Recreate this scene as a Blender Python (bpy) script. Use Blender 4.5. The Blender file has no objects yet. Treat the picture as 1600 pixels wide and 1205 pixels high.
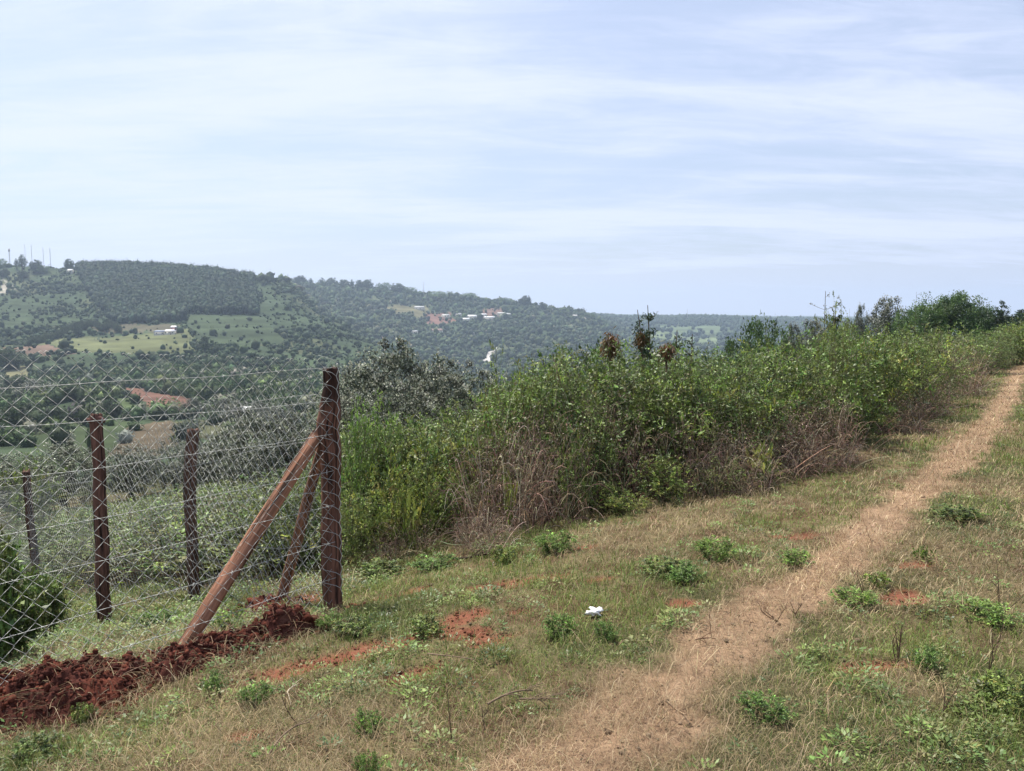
import bpy, math
import numpy as np
from math import radians, sin, cos, tan, pi

SC = bpy.context.scene
COL = SC.collection

# ------------------------------------------------------------------ camera
PITCH = radians(4.9)
FPX = 1200.0
CAMZ = 1.6
cam_d = bpy.data.cameras.new("camera")
cam_d.sensor_width = 36.0
cam_d.lens = 27.0
cam_d.clip_start = 0.05
cam_d.clip_end = 12000.0
cam = bpy.data.objects.new("camera", cam_d)
cam.location = (0, 0, CAMZ)
cam.rotation_euler = (radians(90) - PITCH, 0, 0)
COL.objects.link(cam)
SC.camera = cam

# ------------------------------------------------------------------ light
SUN_EL, SUN_AZ = 63.0, -42.0          # azimuth clockwise from +Y (high, ahead and slightly left)
world = bpy.data.worlds.new("World")
SC.world = world
world.use_nodes = True
wt = world.node_tree
wt.nodes.clear()
def WN(t, **kw):
    n = wt.nodes.new(t)
    for k, v in kw.items():
        setattr(n, k, v)
    return n
def WL(a, b):
    wt.links.new(a, b)
w_out = WN("ShaderNodeOutputWorld")
w_bg = WN("ShaderNodeBackground")
w_bg.inputs[1].default_value = 0.1
sky = WN("ShaderNodeTexSky", sky_type='NISHITA', sun_disc=False)
sky.sun_elevation = radians(SUN_EL)
sky.sun_rotation = radians(SUN_AZ)
sky.air_density = 1.0
sky.dust_density = 2.5
sky.ozone_density = 2.5
tc = WN("ShaderNodeTexCoord")
sep = WN("ShaderNodeSeparateXYZ")
WL(tc.outputs['Generated'], sep.inputs[0])
def M(op, a, b=None, c=None, clamp=False):
    n = WN("ShaderNodeMath", operation=op, use_clamp=clamp)
    for i, v in enumerate((a, b, c)):
        if v is None:
            continue
        if isinstance(v, (int, float)):
            n.inputs[i].default_value = v
        else:
            WL(v, n.inputs[i])
    return n.outputs[0]
zc = M('MAXIMUM', sep.outputs[2], 0.0)
den = M('ADD', zc, 0.10)
cx = M('DIVIDE', sep.outputs[0], den)
cy = M('DIVIDE', sep.outputs[1], den)
comb = WN("ShaderNodeCombineXYZ")
WL(cx, comb.inputs[0]); WL(cy, comb.inputs[1])
def cloud_layer(rot, sx, sy, loc, scale, detail, rough, dist):
    mp = WN("ShaderNodeMapping")
    mp.inputs['Location'].default_value = loc
    mp.inputs['Rotation'].default_value = (0, 0, rot)
    mp.inputs['Scale'].default_value = (sx, sy, 1)
    WL(comb.outputs[0], mp.inputs[0])
    n = WN("ShaderNodeTexNoise")
    n.inputs['Scale'].default_value = scale
    n.inputs['Detail'].default_value = detail
    n.inputs['Roughness'].default_value = rough
    n.inputs['Distortion'].default_value = dist
    WL(mp.outputs[0], n.inputs['Vector'])
    return n.outputs[0]
c1 = cloud_layer(radians(-20), 0.42, 1.0, (3.1, 1.7, 0), 1.0, 6, 0.55, 0.7)
c2 = cloud_layer(radians(-12), 0.22, 1.2, (7.3, 4.2, 0), 1.7, 8, 0.62, 0.8)
c3 = cloud_layer(radians(-28), 0.55, 1.6, (1.3, 9.2, 0), 3.2, 9, 0.68, 1.2)
cs = M('ADD', M('ADD', M('MULTIPLY', c1, 0.50), M('MULTIPLY', c2, 0.28)), M('MULTIPLY', c3, 0.22))
mr = WN("ShaderNodeMapRange", interpolation_type='SMOOTHSTEP')
WL(cs, mr.inputs[0])
mr.inputs[1].default_value = 0.41
mr.inputs[2].default_value = 0.60
mr.inputs[3].default_value = 0.36
mr.inputs[4].default_value = 0.97
# thicker veil close to the horizon
hz = WN("ShaderNodeMapRange", interpolation_type='SMOOTHSTEP')
WL(zc, hz.inputs[0])
hz.inputs[1].default_value = 0.0
hz.inputs[2].default_value = 0.16
hz.inputs[3].default_value = 0.97
hz.inputs[4].default_value = 0.0
fac = M('MAXIMUM', mr.outputs[0], hz.outputs[0])
mixs = WN("ShaderNodeMix", data_type='RGBA')
WL(fac, mixs.inputs[0])
WL(sky.outputs[0], mixs.inputs[6])
mixs.inputs[7].default_value = (5.5, 5.95, 7.5, 1)     # thin sunlit cloud
WL(mixs.outputs[2], w_bg.inputs[0])
WL(w_bg.outputs[0], w_out.inputs[0])

sun_d = bpy.data.lights.new("sun", 'SUN')
sun_d.energy = 5.0
sun_d.angle = radians(0.6)
sun_d.color = (1.0, 0.95, 0.85)
sun = bpy.data.objects.new("sun", sun_d)
_d = (sin(radians(SUN_AZ)) * cos(radians(SUN_EL)), cos(radians(SUN_AZ)) * cos(radians(SUN_EL)), sin(radians(SUN_EL)))
from mathutils import Vector
sun.rotation_euler = Vector(_d).to_track_quat('Z', 'Y').to_euler()
sun.location = (20, 40, 80)
COL.objects.link(sun)

SC.view_settings.view_transform = 'Standard'
SC.view_settings.look = 'None'
SC.view_settings.gamma = 1.0
SC.view_settings.exposure = 0.62
SC.cycles.max_bounces = 6
SC.cycles.diffuse_bounces = 3
SC.cycles.glossy_bounces = 2
SC.cycles.transmission_bounces = 3
SC.cycles.transparent_max_bounces = 4
SC.cycles.volume_bounces = 0
SC.cycles.caustics_reflective = False
SC.cycles.caustics_refractive = False

# ------------------------------------------------------------------ helpers: maths
def hash2(ix, iy, seed):
    h = (ix.astype(np.int64) * 374761393 + iy.astype(np.int64) * 668265263 + seed * 1442695041) & 0xFFFFFFFF
    h = ((h ^ (h >> 13)) * 1274126177) & 0xFFFFFFFF
    h = (h ^ (h >> 16)) & 0xFFFFFFFF
    return h.astype(np.float64) / 4294967295.0
def vnoise(x, y, seed=0):
    ix = np.floor(x); iy = np.floor(y)
    fx = x - ix; fy = y - iy
    fx = fx * fx * (3 - 2 * fx); fy = fy * fy * (3 - 2 * fy)
    a = hash2(ix, iy, seed); b = hash2(ix + 1, iy, seed)
    c = hash2(ix, iy + 1, seed); d = hash2(ix + 1, iy + 1, seed)
    return (a * (1 - fx) + b * fx) * (1 - fy) + (c * (1 - fx) + d * fx) * fy
def fbm(x, y, seed=0, oct=4):
    s = 0.0; a = 0.5; t = 0.0
    for o in range(oct):
        s = s + a * vnoise(x * 2 ** o + 17.3 * o, y * 2 ** o - 9.1 * o, seed + o)
        t += a; a *= 0.5
    return s / t
def sstep(a, b, x):
    t = np.clip((x - a) / (b - a), 0, 1)
    return t * t * (3 - 2 * t)
CP, SP = cos(PITCH), sin(PITCH)
def row_t(py):                      # picture row -> slope (rise over forward distance)
    v = (602.5 - py) / FPX
    return (-SP + v * CP) / (CP + v * SP)
def t_row(t):
    v = (t * CP + SP) / (CP - t * SP)
    return 602.5 - v * FPX
def xpos(px, Y, z):                 # sideways position of something seen at column px at forward distance Y and height z
    t = (z - CAMZ) / Y
    v = (t * CP + SP) / (CP - t * SP)
    return (px - 800) / FPX * Y / (CP + v * SP)

# ------------------------------------------------------------------ terrain height
S_X = [-60, -20, -3, 0, 1.5, 2.85, 5.1, 10.2, 20, 40, 80, 200]
S_Z = [-1.5, 0.05, 0.02, 0, -0.11, -0.40, -0.97, -2.35, -4.6, -8.3, -14, -25]
YT = np.array([60, 100, 150, 200, 260, 340, 430, 520, 620, 720, 830, 950, 1100, 1300, 1500, 1750, 2200, 2800, 5000.])
PT = np.array([-200, 0, 150, 300, 400, 450, 520, 600, 700, 800, 900, 1000, 1100, 1250, 1400, 1600, 1900.])
RT = np.array([
 [745,722,700,680,655,622,590,560,532,500,457,415,425,450,455,460,470,480,490],
 [745,722,700,680,655,622,590,560,532,500,457,415,425,450,455,460,470,480,490],
 [745,720,697,672,645,612,580,552,527,500,458,420,432,450,455,460,470,480,490],
 [735,712,690,665,640,608,578,550,520,492,456,429,438,450,455,460,470,480,490],
 [725,702,680,658,632,605,580,555,528,500,466,439,443,450,448,455,470,480,490],
 [722,700,680,658,635,612,588,563,538,508,473,446,450,452,443,452,470,480,490],
 [720,700,680,660,640,620,598,575,550,522,499,508,503,474,447,455,470,480,490],
 [720,700,682,664,645,626,606,585,561,540,552,560,528,490,453,460,470,480,490],
 [712,695,680,666,651,636,621,605,594,607,610,592,554,510,464,470,480,485,490],
 [700,688,676,666,656,648,640,630,620,612,602,582,548,508,475,480,485,488,490],
 [685,675,668,660,652,644,636,626,616,602,590,574,551,520,490,495,495,492,490],
 [665,660,655,650,645,638,630,620,610,600,588,577,564,550,537,522,499,500,492],
 [630,630,630,628,625,622,616,610,602,594,585,576,566,555,545,530,497,500,492],
 [570,570,572,574,576,576,574,572,568,564,560,556,550,545,538,528,504,502,494],
 [540,538,536,536,540,545,545,545,545,545,540,536,530,526,522,516,506,504,494],
 [532,525,522,520,520,522,525,528,530,530,528,525,522,520,518,514,508,504,494],
 [532,525,522,520,520,522,525,528,530,530,528,525,522,520,518,514,508,504,494]], float)
def far_row(c, Y):
    c = np.clip(c, PT[0], PT[-1]); ly = np.log(np.clip(Y, YT[0], YT[-1])); LY = np.log(YT)
    i = np.clip(np.searchsorted(PT, c, side='right') - 1, 0, len(PT) - 2)
    j = np.clip(np.searchsorted(LY, ly, side='right') - 1, 0, len(YT) - 2)
    u = (c - PT[i]) / (PT[i + 1] - PT[i]); u = 0.5 * u + 0.5 * u * u * (3 - 2 * u)
    v = (ly - LY[j]) / (LY[j + 1] - LY[j])
    return (RT[i, j] * (1 - u) + RT[i + 1, j] * u) * (1 - v) + (RT[i, j + 1] * (1 - u) + RT[i + 1, j + 1] * u) * v
def path_s(x, y):
    return -0.8 * (x - 0.28) + 0.6 * (y - 2.6)
AZM = radians(42)
def H(x, y, micro=True):
    x = np.asarray(x, float); y = np.asarray(y, float)
    r = np.hypot(x, y) + 1e-6
    az = np.clip(np.arctan2(x, y), -AZM, AZM)
    Y = r * np.cos(az)
    s = path_s(x, y)
    near = np.interp(s, S_X, S_Z)
    near = (near + np.interp(s - 0.5, S_X, S_Z) + np.interp(s + 0.5, S_X, S_Z)) / 3
    far = CAMZ + Y * row_t(far_row(800 + FPX * np.tan(az), Y))
    far = far + sstep(80, 400, r) * (fbm(x / 90, y / 90, 5, 3) - 0.5) * 14 * sstep(0, 400, r)
    w = sstep(math.log(28), math.log(85), np.log(r))
    z = near * (1 - w) + far * w
    if micro:
        fade = 1 - sstep(30, 60, r)
        z = z + fade * ((fbm(x * 0.9, y * 0.9, 11, 3) - 0.5) * 0.10 + (fbm(x * 5, y * 5, 12, 3) - 0.5) * 0.035)
    return z
def H1(x, y):
    return float(H(np.array([x]), np.array([y]))[0])
def at(px, py, y0=2.0, y1=60.0):    # the point of the ground seen at a given place of the picture
    Ys = np.geomspace(y0, y1, 1500)
    t = row_t(py)
    v = (602.5 - py) / FPX
    X = (px - 800) / FPX * Ys / (CP + v * SP)
    d = CAMZ + Ys * t - H(X, Ys)
    k = np.argmax(d < 0) if (d < 0).any() else len(Ys) - 1
    return float(X[k]), float(Ys[k]), float(H1(X[k], Ys[k]))

# ------------------------------------------------------------------ helpers: meshes and objects
def mesh_np(name, V, faces, col=None, mat=None, smooth=False, mats=None, midx=None):
    V = np.ascontiguousarray(V, dtype=np.float32)
    me = bpy.data.meshes.new(name)
    me.vertices.add(len(V)); me.vertices.foreach_set("co", V.ravel())
    tot = [np.full(len(f), f.shape[1], np.int32) for f in faces if len(f)]
    idx = [f.astype(np.int32).ravel() for f in faces if len(f)]
    tot = np.concatenate(tot); idx = np.concatenate(idx)
    start = np.concatenate([[0], np.cumsum(tot)[:-1]]).astype(np.int32)
    me.loops.add(len(idx)); me.loops.foreach_set("vertex_index", idx)
    me.polygons.add(len(tot)); me.polygons.foreach_set("loop_start", start)
    me.polygons.foreach_set("loop_total", tot)
    if smooth:
        me.polygons.foreach_set("use_smooth", np.ones(len(tot), bool))
    for m in (mats or ([mat] if mat else [])):
        me.materials.append(m)
    if midx is not None:
        me.polygons.foreach_set("material_index", np.asarray(midx, np.int32))
    me.update(calc_edges=True)
    if col is not None:
        a = me.color_attributes.new("col", 'FLOAT_COLOR', 'POINT')
        c = np.ones((len(V), 4), np.float32); c[:, :3] = col
        a.data.foreach_set("color", c.ravel())
    return me
class MB:                            # collects pieces of one mesh
    def __init__(self):
        self.V = []; self.F = {}; self.C = []; self.n = 0
    def add(self, V, F, C):
        V = np.asarray(V, float).reshape(-1, 3)
        if len(V) == 0:
            return
        C = np.asarray(C, float)
        if C.ndim == 1:
            C = np.tile(C, (len(V), 1))
        for f in (F if isinstance(F, list) else [F]):
            f = np.asarray(f)
            self.F.setdefault(f.shape[1], []).append(f + self.n)
        self.V.append(V); self.C.append(C); self.n += len(V)
    def mesh(self, name, mat, smooth=False):
        return mesh_np(name, np.concatenate(self.V), [np.concatenate(v) for v in self.F.values()], np.concatenate(self.C), mat, smooth)
def obj(name, me, parent=None, loc=None, rz=0.0, sc=1.0):
    o = bpy.data.objects.new(name, me)
    COL.objects.link(o)
    if parent is not None:
        o.parent = parent
    if loc is not None:
        o.location = loc
    if rz or sc != 1.0:
        o.rotation_euler = (0, 0, rz)
        o.scale = (sc, sc, sc) if isinstance(sc, (int, float)) else sc
    return o
def tag(o, label=None, cat=None, group=None, kind=None):
    if label: o["label"] = label
    if cat: o["category"] = cat
    if group: o["group"] = group
    if kind: o["kind"] = kind
    return o
def unit(a):
    return a / (np.linalg.norm(a, axis=-1, keepdims=True) + 1e-9)
def tubes(paths, rad, k=4):          # paths (N,K,3), rad (N,K) -> vertices, quads
    N, K, _ = paths.shape
    T = unit(np.gradient(paths, axis=1))
    ref = np.where(np.abs(T[..., 2:3]) > 0.9, np.array([1.0, 0, 0]), np.array([0, 0, 1.0]))
    A = unit(np.cross(T, ref)); B = np.cross(T, A)
    ang = np.arange(k) * 2 * pi / k
    ring = (A[:, :, None, :] * np.cos(ang)[None, None, :, None] + B[:, :, None, :] * np.sin(ang)[None, None, :, None])
    V = paths[:, :, None, :] + ring * rad[:, :, None, None]
    base = (np.arange(N) * K * k)[:, None, None] + (np.arange(K - 1) * k)[None, :, None]
    a = base + np.arange(k)[None, None, :]
    b = base + ((np.arange(k) + 1) % k)[None, None, :]
    F = np.stack([a, b, b + k, a + k], -1).reshape(-1, 4)
    return V.reshape(-1, 3), F
def bez(p0, p1, p2, K):
    t = np.linspace(0, 1, K)[None, :, None]
    return p0[:, None] * (1 - t) ** 2 + p1[:, None] * 2 * t * (1 - t) + p2[:, None] * t * t
def leaves(P, D, Nn, L, W, fold=0.25):
    B = unit(np.cross(D, Nn)); U = np.cross(B, D)
    L = np.asarray(L)[:, None]; W = np.asarray(W)[:, None]
    mid = P + D * L * 0.45 - U * W * fold
    V = np.stack([P, mid + B * W * 0.5, P + D * L - U * L * 0.12, mid - B * W * 0.5], 1)
    F = np.arange(len(P) * 4).reshape(-1, 4)
    return V.reshape(-1, 3), F
def blades(P, L, W, lean, az, rs):   # thin pointed blades, one bend
    n = len(P)
    d = np.stack([np.cos(az), np.sin(az), np.zeros(n)], -1)
    b = np.stack([-np.sin(az + rs.normal(0, .6, n)), np.cos(az), np.zeros(n)], -1)
    up = np.array([0, 0, 1.0])
    L = L[:, None]; W = W[:, None]; ln = lean[:, None]
    m = P + (up * np.cos(ln * 0.6) + d * np.sin(ln * 0.6)) * L * 0.55
    t = m + (up * np.cos(ln * 1.3) + d * np.sin(ln * 1.3)) * L * 0.45
    V = np.stack([P - b * W * .5, P + b * W * .5, m + b * W * .4, t, m - b * W * .4], 1).reshape(-1, 3)
    i = np.arange(n)[:, None] * 5
    return V, [i + np.array([[0, 1, 2, 4]]), i + np.array([[4, 2, 3]])]
def rdir(rs, n):
    v = rs.normal(0, 1, (n, 3)); return unit(v)
def pick(rs, pal, n, jit=0.18):
    pal = np.asarray(pal, float)
    w = pal[:, 3] / pal[:, 3].sum()
    c = pal[rs.choice(len(pal), n, p=w), :3]
    return c * np.exp(rs.normal(0, jit, (n, 1))) * np.exp(rs.normal(0, jit * .25, (n, 3)))

# ------------------------------------------------------------------ materials
def new_mat(name):
    m = bpy.data.materials.new(name); m.use_nodes = True
    nt = m.node_tree; nt.nodes.clear()
    return m, nt, (lambda t, **k: _n(nt, t, k)), (lambda a, b: nt.links.new(a, b))
def _n(nt, t, k):
    n = nt.nodes.new(t)
    for a, v in k.items():
        setattr(n, a, v)
    return n
def leaf_mat(name, rough=0.55, transl=0.35, spec=0.3, nscale=3.0, namp=0.5):
    m, nt, N, L = new_mat(name)
    out = N("ShaderNodeOutputMaterial"); at_ = N("ShaderNodeAttribute", attribute_name="col")
    tcn = N("ShaderNodeTexCoord"); no = N("ShaderNodeTexNoise"); no.inputs['Scale'].default_value = nscale
    no.inputs['Detail'].default_value = 3
    L(tcn.outputs['Object'], no.inputs['Vector'])
    mrn = N("ShaderNodeMapRange"); L(no.outputs[0], mrn.inputs[0])
    mrn.inputs[1].default_value = 0.3; mrn.inputs[2].default_value = 0.7
    mrn.inputs[3].default_value = 1 - namp; mrn.inputs[4].default_value = 1 + namp
    oi = N("ShaderNodeObjectInfo")
    hsv = N("ShaderNodeHueSaturation")
    mh = N("ShaderNodeMapRange"); L(oi.outputs['Random'], mh.inputs[0]); mh.inputs[3].default_value = 0.488; mh.inputs[4].default_value = 0.508
    mv = N("ShaderNodeMath", operation='MULTIPLY'); m2 = N("ShaderNodeMapRange"); L(oi.outputs['Random'], m2.inputs[0]); m2.inputs[3].default_value = 1.22; m2.inputs[4].default_value = 0.80
    L(mrn.outputs[0], mv.inputs[0]); L(m2.outputs[0], mv.inputs[1])
    L(mh.outputs[0], hsv.inputs['Hue']); L(mv.outputs[0], hsv.inputs['Value'])
    L(at_.outputs['Color'], hsv.inputs['Color'])
    p = N("ShaderNodeBsdfPrincipled"); L(hsv.outputs[0], p.inputs['Base Color'])
    p.inputs['Roughness'].default_value = rough; p.inputs['Specular IOR Level'].default_value = spec
    if transl > 0:
        t = N("ShaderNodeBsdfTranslucent"); L(hsv.outputs[0], t.inputs[0])
        mx = N("ShaderNodeMixShader"); mx.inputs[0].default_value = transl
        L(p.outputs[0], mx.inputs[1]); L(t.outputs[0], mx.inputs[2]); L(mx.outputs[0], out.inputs[0])
    else:
        L(p.outputs[0], out.inputs[0])
    return m
M_LEAF = leaf_mat("leaf_surface", rough=.5, transl=.28, spec=.4)
M_GRASS = leaf_mat("grass_surface", rough=0.6, transl=0.25, spec=0.2, nscale=0.7, namp=0.28)
M_FAR = leaf_mat("far_foliage", rough=0.8, transl=0.12, spec=0.1, nscale=0.02, namp=0.22)
def attr_mat(name, rough=0.85, spec=0.15, scale=20.0, amp=0.35, bump=0.3, bscale=40.0, stretch=(1, 1, 1), metallic=0.0, dist=0.01, crack=0.0):
    m, nt, N, L = new_mat(name)
    out = N("ShaderNodeOutputMaterial"); at_ = N("ShaderNodeAttribute", attribute_name="col")
    tcn = N("ShaderNodeTexCoord"); mp = N("ShaderNodeMapping"); mp.inputs['Scale'].default_value = stretch
    vec = N("ShaderNodeAttribute", attribute_name="grain").outputs['Vector'] if crack > 0 else tcn.outputs['Object']
    L(vec, mp.inputs[0])
    no = N("ShaderNodeTexNoise"); no.inputs['Scale'].default_value = scale; no.inputs['Detail'].default_value = 6
    no.inputs['Roughness'].default_value = 0.65
    L(mp.outputs[0], no.inputs['Vector'])
    mrn = N("ShaderNodeMapRange"); L(no.outputs[0], mrn.inputs[0])
    mrn.inputs[1].default_value = 0.3; mrn.inputs[2].default_value = 0.7
    mrn.inputs[3].default_value = 1 - amp; mrn.inputs[4].default_value = 1 + amp
    mx = N("ShaderNodeHueSaturation"); L(at_.outputs['Color'], mx.inputs['Color']); L(mrn.outputs[0], mx.inputs['Value'])
    p = N("ShaderNodeBsdfPrincipled"); L(mx.outputs[0], p.inputs['Base Color'])
    p.inputs['Roughness'].default_value = rough; p.inputs['Specular IOR Level'].default_value = spec
    p.inputs['Metallic'].default_value = metallic
    if bump > 0:
        n2 = N("ShaderNodeTexNoise"); n2.inputs['Scale'].default_value = bscale; n2.inputs['Detail'].default_value = 8
        n2.inputs['Roughness'].default_value = 0.7
        L(mp.outputs[0], n2.inputs['Vector'])
        bp = N("ShaderNodeBump"); bp.inputs['Strength'].default_value = bump; bp.inputs['Distance'].default_value = dist
        L(n2.outputs[0], bp.inputs['Height']); L(bp.outputs[0], p.inputs['Normal'])
    if crack > 0:                        # dark splits and weathered streaks along the grain
        n3 = N("ShaderNodeTexNoise"); n3.inputs['Scale'].default_value = 7; n3.inputs['Detail'].default_value = 5; n3.inputs['Distortion'].default_value = .6
        m3 = N("ShaderNodeMapping"); m3.inputs['Scale'].default_value = (7, 7, .22); L(vec, m3.inputs[0]); L(m3.outputs[0], n3.inputs['Vector'])
        r3 = N("ShaderNodeMapRange"); L(n3.outputs[0], r3.inputs[0]); r3.inputs[1].default_value = .36; r3.inputs[2].default_value = .47
        r3.inputs[3].default_value = 1 - crack; r3.inputs[4].default_value = 1
        mm = N("ShaderNodeMix", data_type='RGBA', blend_type='MULTIPLY'); mm.inputs[0].default_value = 1
        L(mx.outputs[0], mm.inputs[6]); L(r3.outputs[0], mm.inputs[7]); L(mm.outputs[2], p.inputs['Base Color'])
        b3 = N("ShaderNodeBump"); b3.inputs['Strength'].default_value = .9; b3.inputs['Distance'].default_value = .012
        L(r3.outputs[0], b3.inputs['Height']); L(bp.outputs[0], b3.inputs['Normal']); L(b3.outputs[0], p.inputs['Normal'])
    L(p.outputs[0], out.inputs[0])
    return m
M_GROUND = attr_mat("ground_surface", rough=0.95, spec=0.05, scale=14, amp=0.3, bump=0.8, bscale=30, dist=0.03)
M_SOIL = attr_mat("soil_surface", rough=0.95, spec=0.05, scale=12, amp=0.4, bump=0.9, bscale=45, dist=0.03)
M_STEM = attr_mat("stem_surface", rough=0.8, spec=0.2, scale=30, amp=0.3, bump=0)
M_WOOD = attr_mat("timber_surface", rough=0.8, spec=0.25, scale=9, amp=0.55, bump=0.9, bscale=16, stretch=(4, 4, 0.35), dist=0.012, crack=.8)
M_WIRE = attr_mat("galvanised_wire", rough=0.55, spec=0.4, scale=60, amp=0.15, bump=0, metallic=0.3)
M_PLAIN = attr_mat("painted_surface", rough=0.7, spec=0.2, scale=0.6, amp=0.15, bump=0)

# ------------------------------------------------------------------ land cover
def inpoly(x, y, poly):
    p = np.array(poly, float); r = np.zeros(x.shape, bool); j = len(p) - 1
    for i in range(len(p)):
        c = ((p[i, 1] > y) != (p[j, 1] > y)) & (x < (p[j, 0] - p[i, 0]) * (y - p[i, 1]) / (p[j, 1] - p[i, 1] + 1e-9) + p[i, 0])
        r ^= c; j = i
    return r
# fields of the far slopes: outline in (bearing, slope row), distance range, colour, tree cover kept
PLANT = [(118, 400), (160, 405), (300, 412), (395, 424), (402, 452), (404, 488), (292, 488), (290, 500), (180, 500), (150, 472), (135, 440)]
FIELDS = [
 ([(55, 545), (90, 528), (160, 520), (292, 511), (306, 552), (200, 556), (120, 552)], 400, 700, (.108, .118, .056), .03),
 ([(286, 490), (408, 490), (442, 528), (330, 546), (312, 535)], 400, 800, (.050, .069, .036), .06),
 ([(175, 596), (215, 598), (262, 606), (300, 622), (296, 644), (240, 644), (200, 622)], 180, 430, (.150, .082, .060), .01),
 ([(95, 588), (175, 592), (205, 622), (210, 644), (150, 640), (110, 610)], 180, 430, (.075, .10, .046), .2),
 ([(40, 700), (70, 655), (190, 655), (200, 672), (160, 720)], 90, 230, (.050, .068, .032), .2),
 ([(160, 712), (200, 668), (262, 660), (280, 690), (240, 712)], 90, 230, (.10, .078, .05), .16),
 ([(262, 660), (420, 655), (430, 676), (280, 690)], 90, 230, (.085, .088, .048), .25),
 ([(330, 660), (420, 640), (500, 650), (500, 668), (380, 672)], 150, 330, (.11, .13, .055), .2),
 ([(0, 568), (40, 570), (52, 590), (0, 592)], 300, 480, (.13, .125, .07), .05),
 ([(0, 540), (55, 545), (120, 556), (60, 560), (0, 556)], 380, 560, (.13, .09, .068), .15),
 ([(133, 505), (200, 500), (286, 505), (286, 513), (150, 515)], 560, 760, (.10, .092, .06), .2),
 ([(605, 478), (668, 475), (676, 492), (650, 500), (612, 492)], 1000, 1500, (.13, .12, .065), .10),
 ([(550, 448), (590, 450), (590, 456), (550, 455)], 1000, 1600, (.10, .12, .07), .1),
 ([(668, 490), (700, 488), (712, 500), (690, 508), (664, 506)], 900, 1500, (.17, .095, .075), .25),
 ([(752, 484), (790, 482), (790, 496), (756, 497)], 900, 1500, (.15, .095, .075), .2),
 ([(752, 567), (752, 560), (764, 548), (771, 546), (768, 566)], 600, 1200, (.40, .38, .36), .0),
 ([(770, 549), (783, 538), (785, 540), (774, 551)], 600, 1200, (.38, .36, .34), .0),
 ([(860, 570), (870, 564), (938, 546), (1002, 522), (1003, 525), (940, 550), (880, 568)], 600, 1800, (.26, .24, .19), .0),
 ([(1030, 508), (1132, 510), (1124, 524), (1028, 520)], 1300, 2200, (.10, .13, .07), .10),
 ([(1010, 520), (1130, 526), (1120, 545), (1000, 545)], 900, 1800, (.12, .15, .075), .3),
 ([(0, 449), (12, 444), (22, 450), (14, 456), (0, 458), (0, 455), (14, 452), (8, 447)], 600, 1000, (.33, .30, .25), .0),
 ([(0, 426), (18, 440), (35, 455), (34, 457), (16, 443), (0, 430)], 600, 1000, (.22, .21, .17), .0),
  ([(0, 462), (60, 462), (130, 486), (120, 510), (0, 512)], 500, 900, (.048, .067, .035), 1.0),
 ([(75, 422), (120, 422), (126, 436), (75, 432)], 700, 1000, (.06, .08, .042), .5),
]
def land(c, Y, row):
    k = np.full(c.shape, -1)
    c = c + (fbm(c / 9, row / 5, 81, 3) - .5) * 16; row = row + (fbm(c / 11, row / 6, 82, 3) - .5) * 7
    for i, (poly, y0, y1, col, keep) in enumerate(FIELDS):
        m = inpoly(c, row, poly) & (Y > y0) & (Y < y1)
        k[m] = i
    return k
RED = [  # bare red soil scrapes near the camera: picture place, length, width, heading
 (530, 1028, .52, .13, .35), (795, 912, .36, .15, .1), (725, 960, .13, .12, .3), (712, 990, .16, .07, .0), (805, 957, .08, .05, 0),
 (910, 857, .10, .06, 0), (1065, 943, .12, .07, 0), (640, 1052, .12, .08, .4), (388, 1148, .08, .05, 0), (620, 930, .22, .08, 0),
 (775, 1000, .16, .08, .4), (1410, 935, .20, .12, .6), (1430, 882, .12, .05, 0), (300, 1010, .45, .22, .4), (430, 950, .45, .3, .2),
 (1240, 838, .2, .08, 0), (10, 1120, .5, .3, .6), (545, 950, .14, .10, 0), (935, 905, .1, .05, 0), (1380, 1040, .2, .05, 0)]
RED = [at(px, py)[:2] + (a, b, h) for px, py, a, b, h in RED]
def path_mask(x, y):
    s = path_s(x, y)
    u = 0.6 * x + 0.8 * y
    c = np.interp(u, [0, 2.3, 2.9, 3.7, 4.7, 7, 10, 13, 19.6, 30], [.12, .10, .06, .04, -.04, -.07, -.14, -.19, -.03, .45])
    w = np.interp(u, [2.2, 3.6, 5, 7, 10, 13, 20, 30], [.24, .19, .15, .18, .22, .2, .19, .23])
    d = np.abs(s - c) + (fbm(x * 4.5, y * 4.5, 32, 4) - 0.5) * 0.36
    return 1 - sstep(w * 0.55, w * 1.5, d)
def red_mask(x, y):
    m = np.zeros(x.shape)
    n = (fbm(x * 6, y * 6, 41, 3) - 0.5) * 1.3
    for (cx_, cy_, a, b, h) in RED:
        dx = x - cx_; dy = y - cy_
        u = (dx * cos(h) + dy * sin(h)) / a; v = (-dx * sin(h) + dy * cos(h)) / b
        m = np.maximum(m, 1 - sstep(0.7, 1.25, np.sqrt(u * u + v * v) + n))
    return m
ORD = ['first', 'second', 'third', 'fourth', 'fifth', 'sixth', 'seventh', 'eighth', 'ninth', 'tenth', 'eleventh', 'twelfth', 'thirteenth', 'fourteenth', 'fifteenth', 'sixteenth', 'seventeenth', 'eighteenth', 'nineteenth', 'twentieth'] + ['twenty-' + q for q in ['first', 'second', 'third', 'fourth', 'fifth', 'sixth', 'seventh', 'eighth', 'ninth']] + ['thirtieth'] + ['thirty-' + q for q in ['first', 'second', 'third', 'fourth']]
def lerp(a, b, t):
    return a * (1 - t[:, None]) + b * t[:, None]

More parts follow.
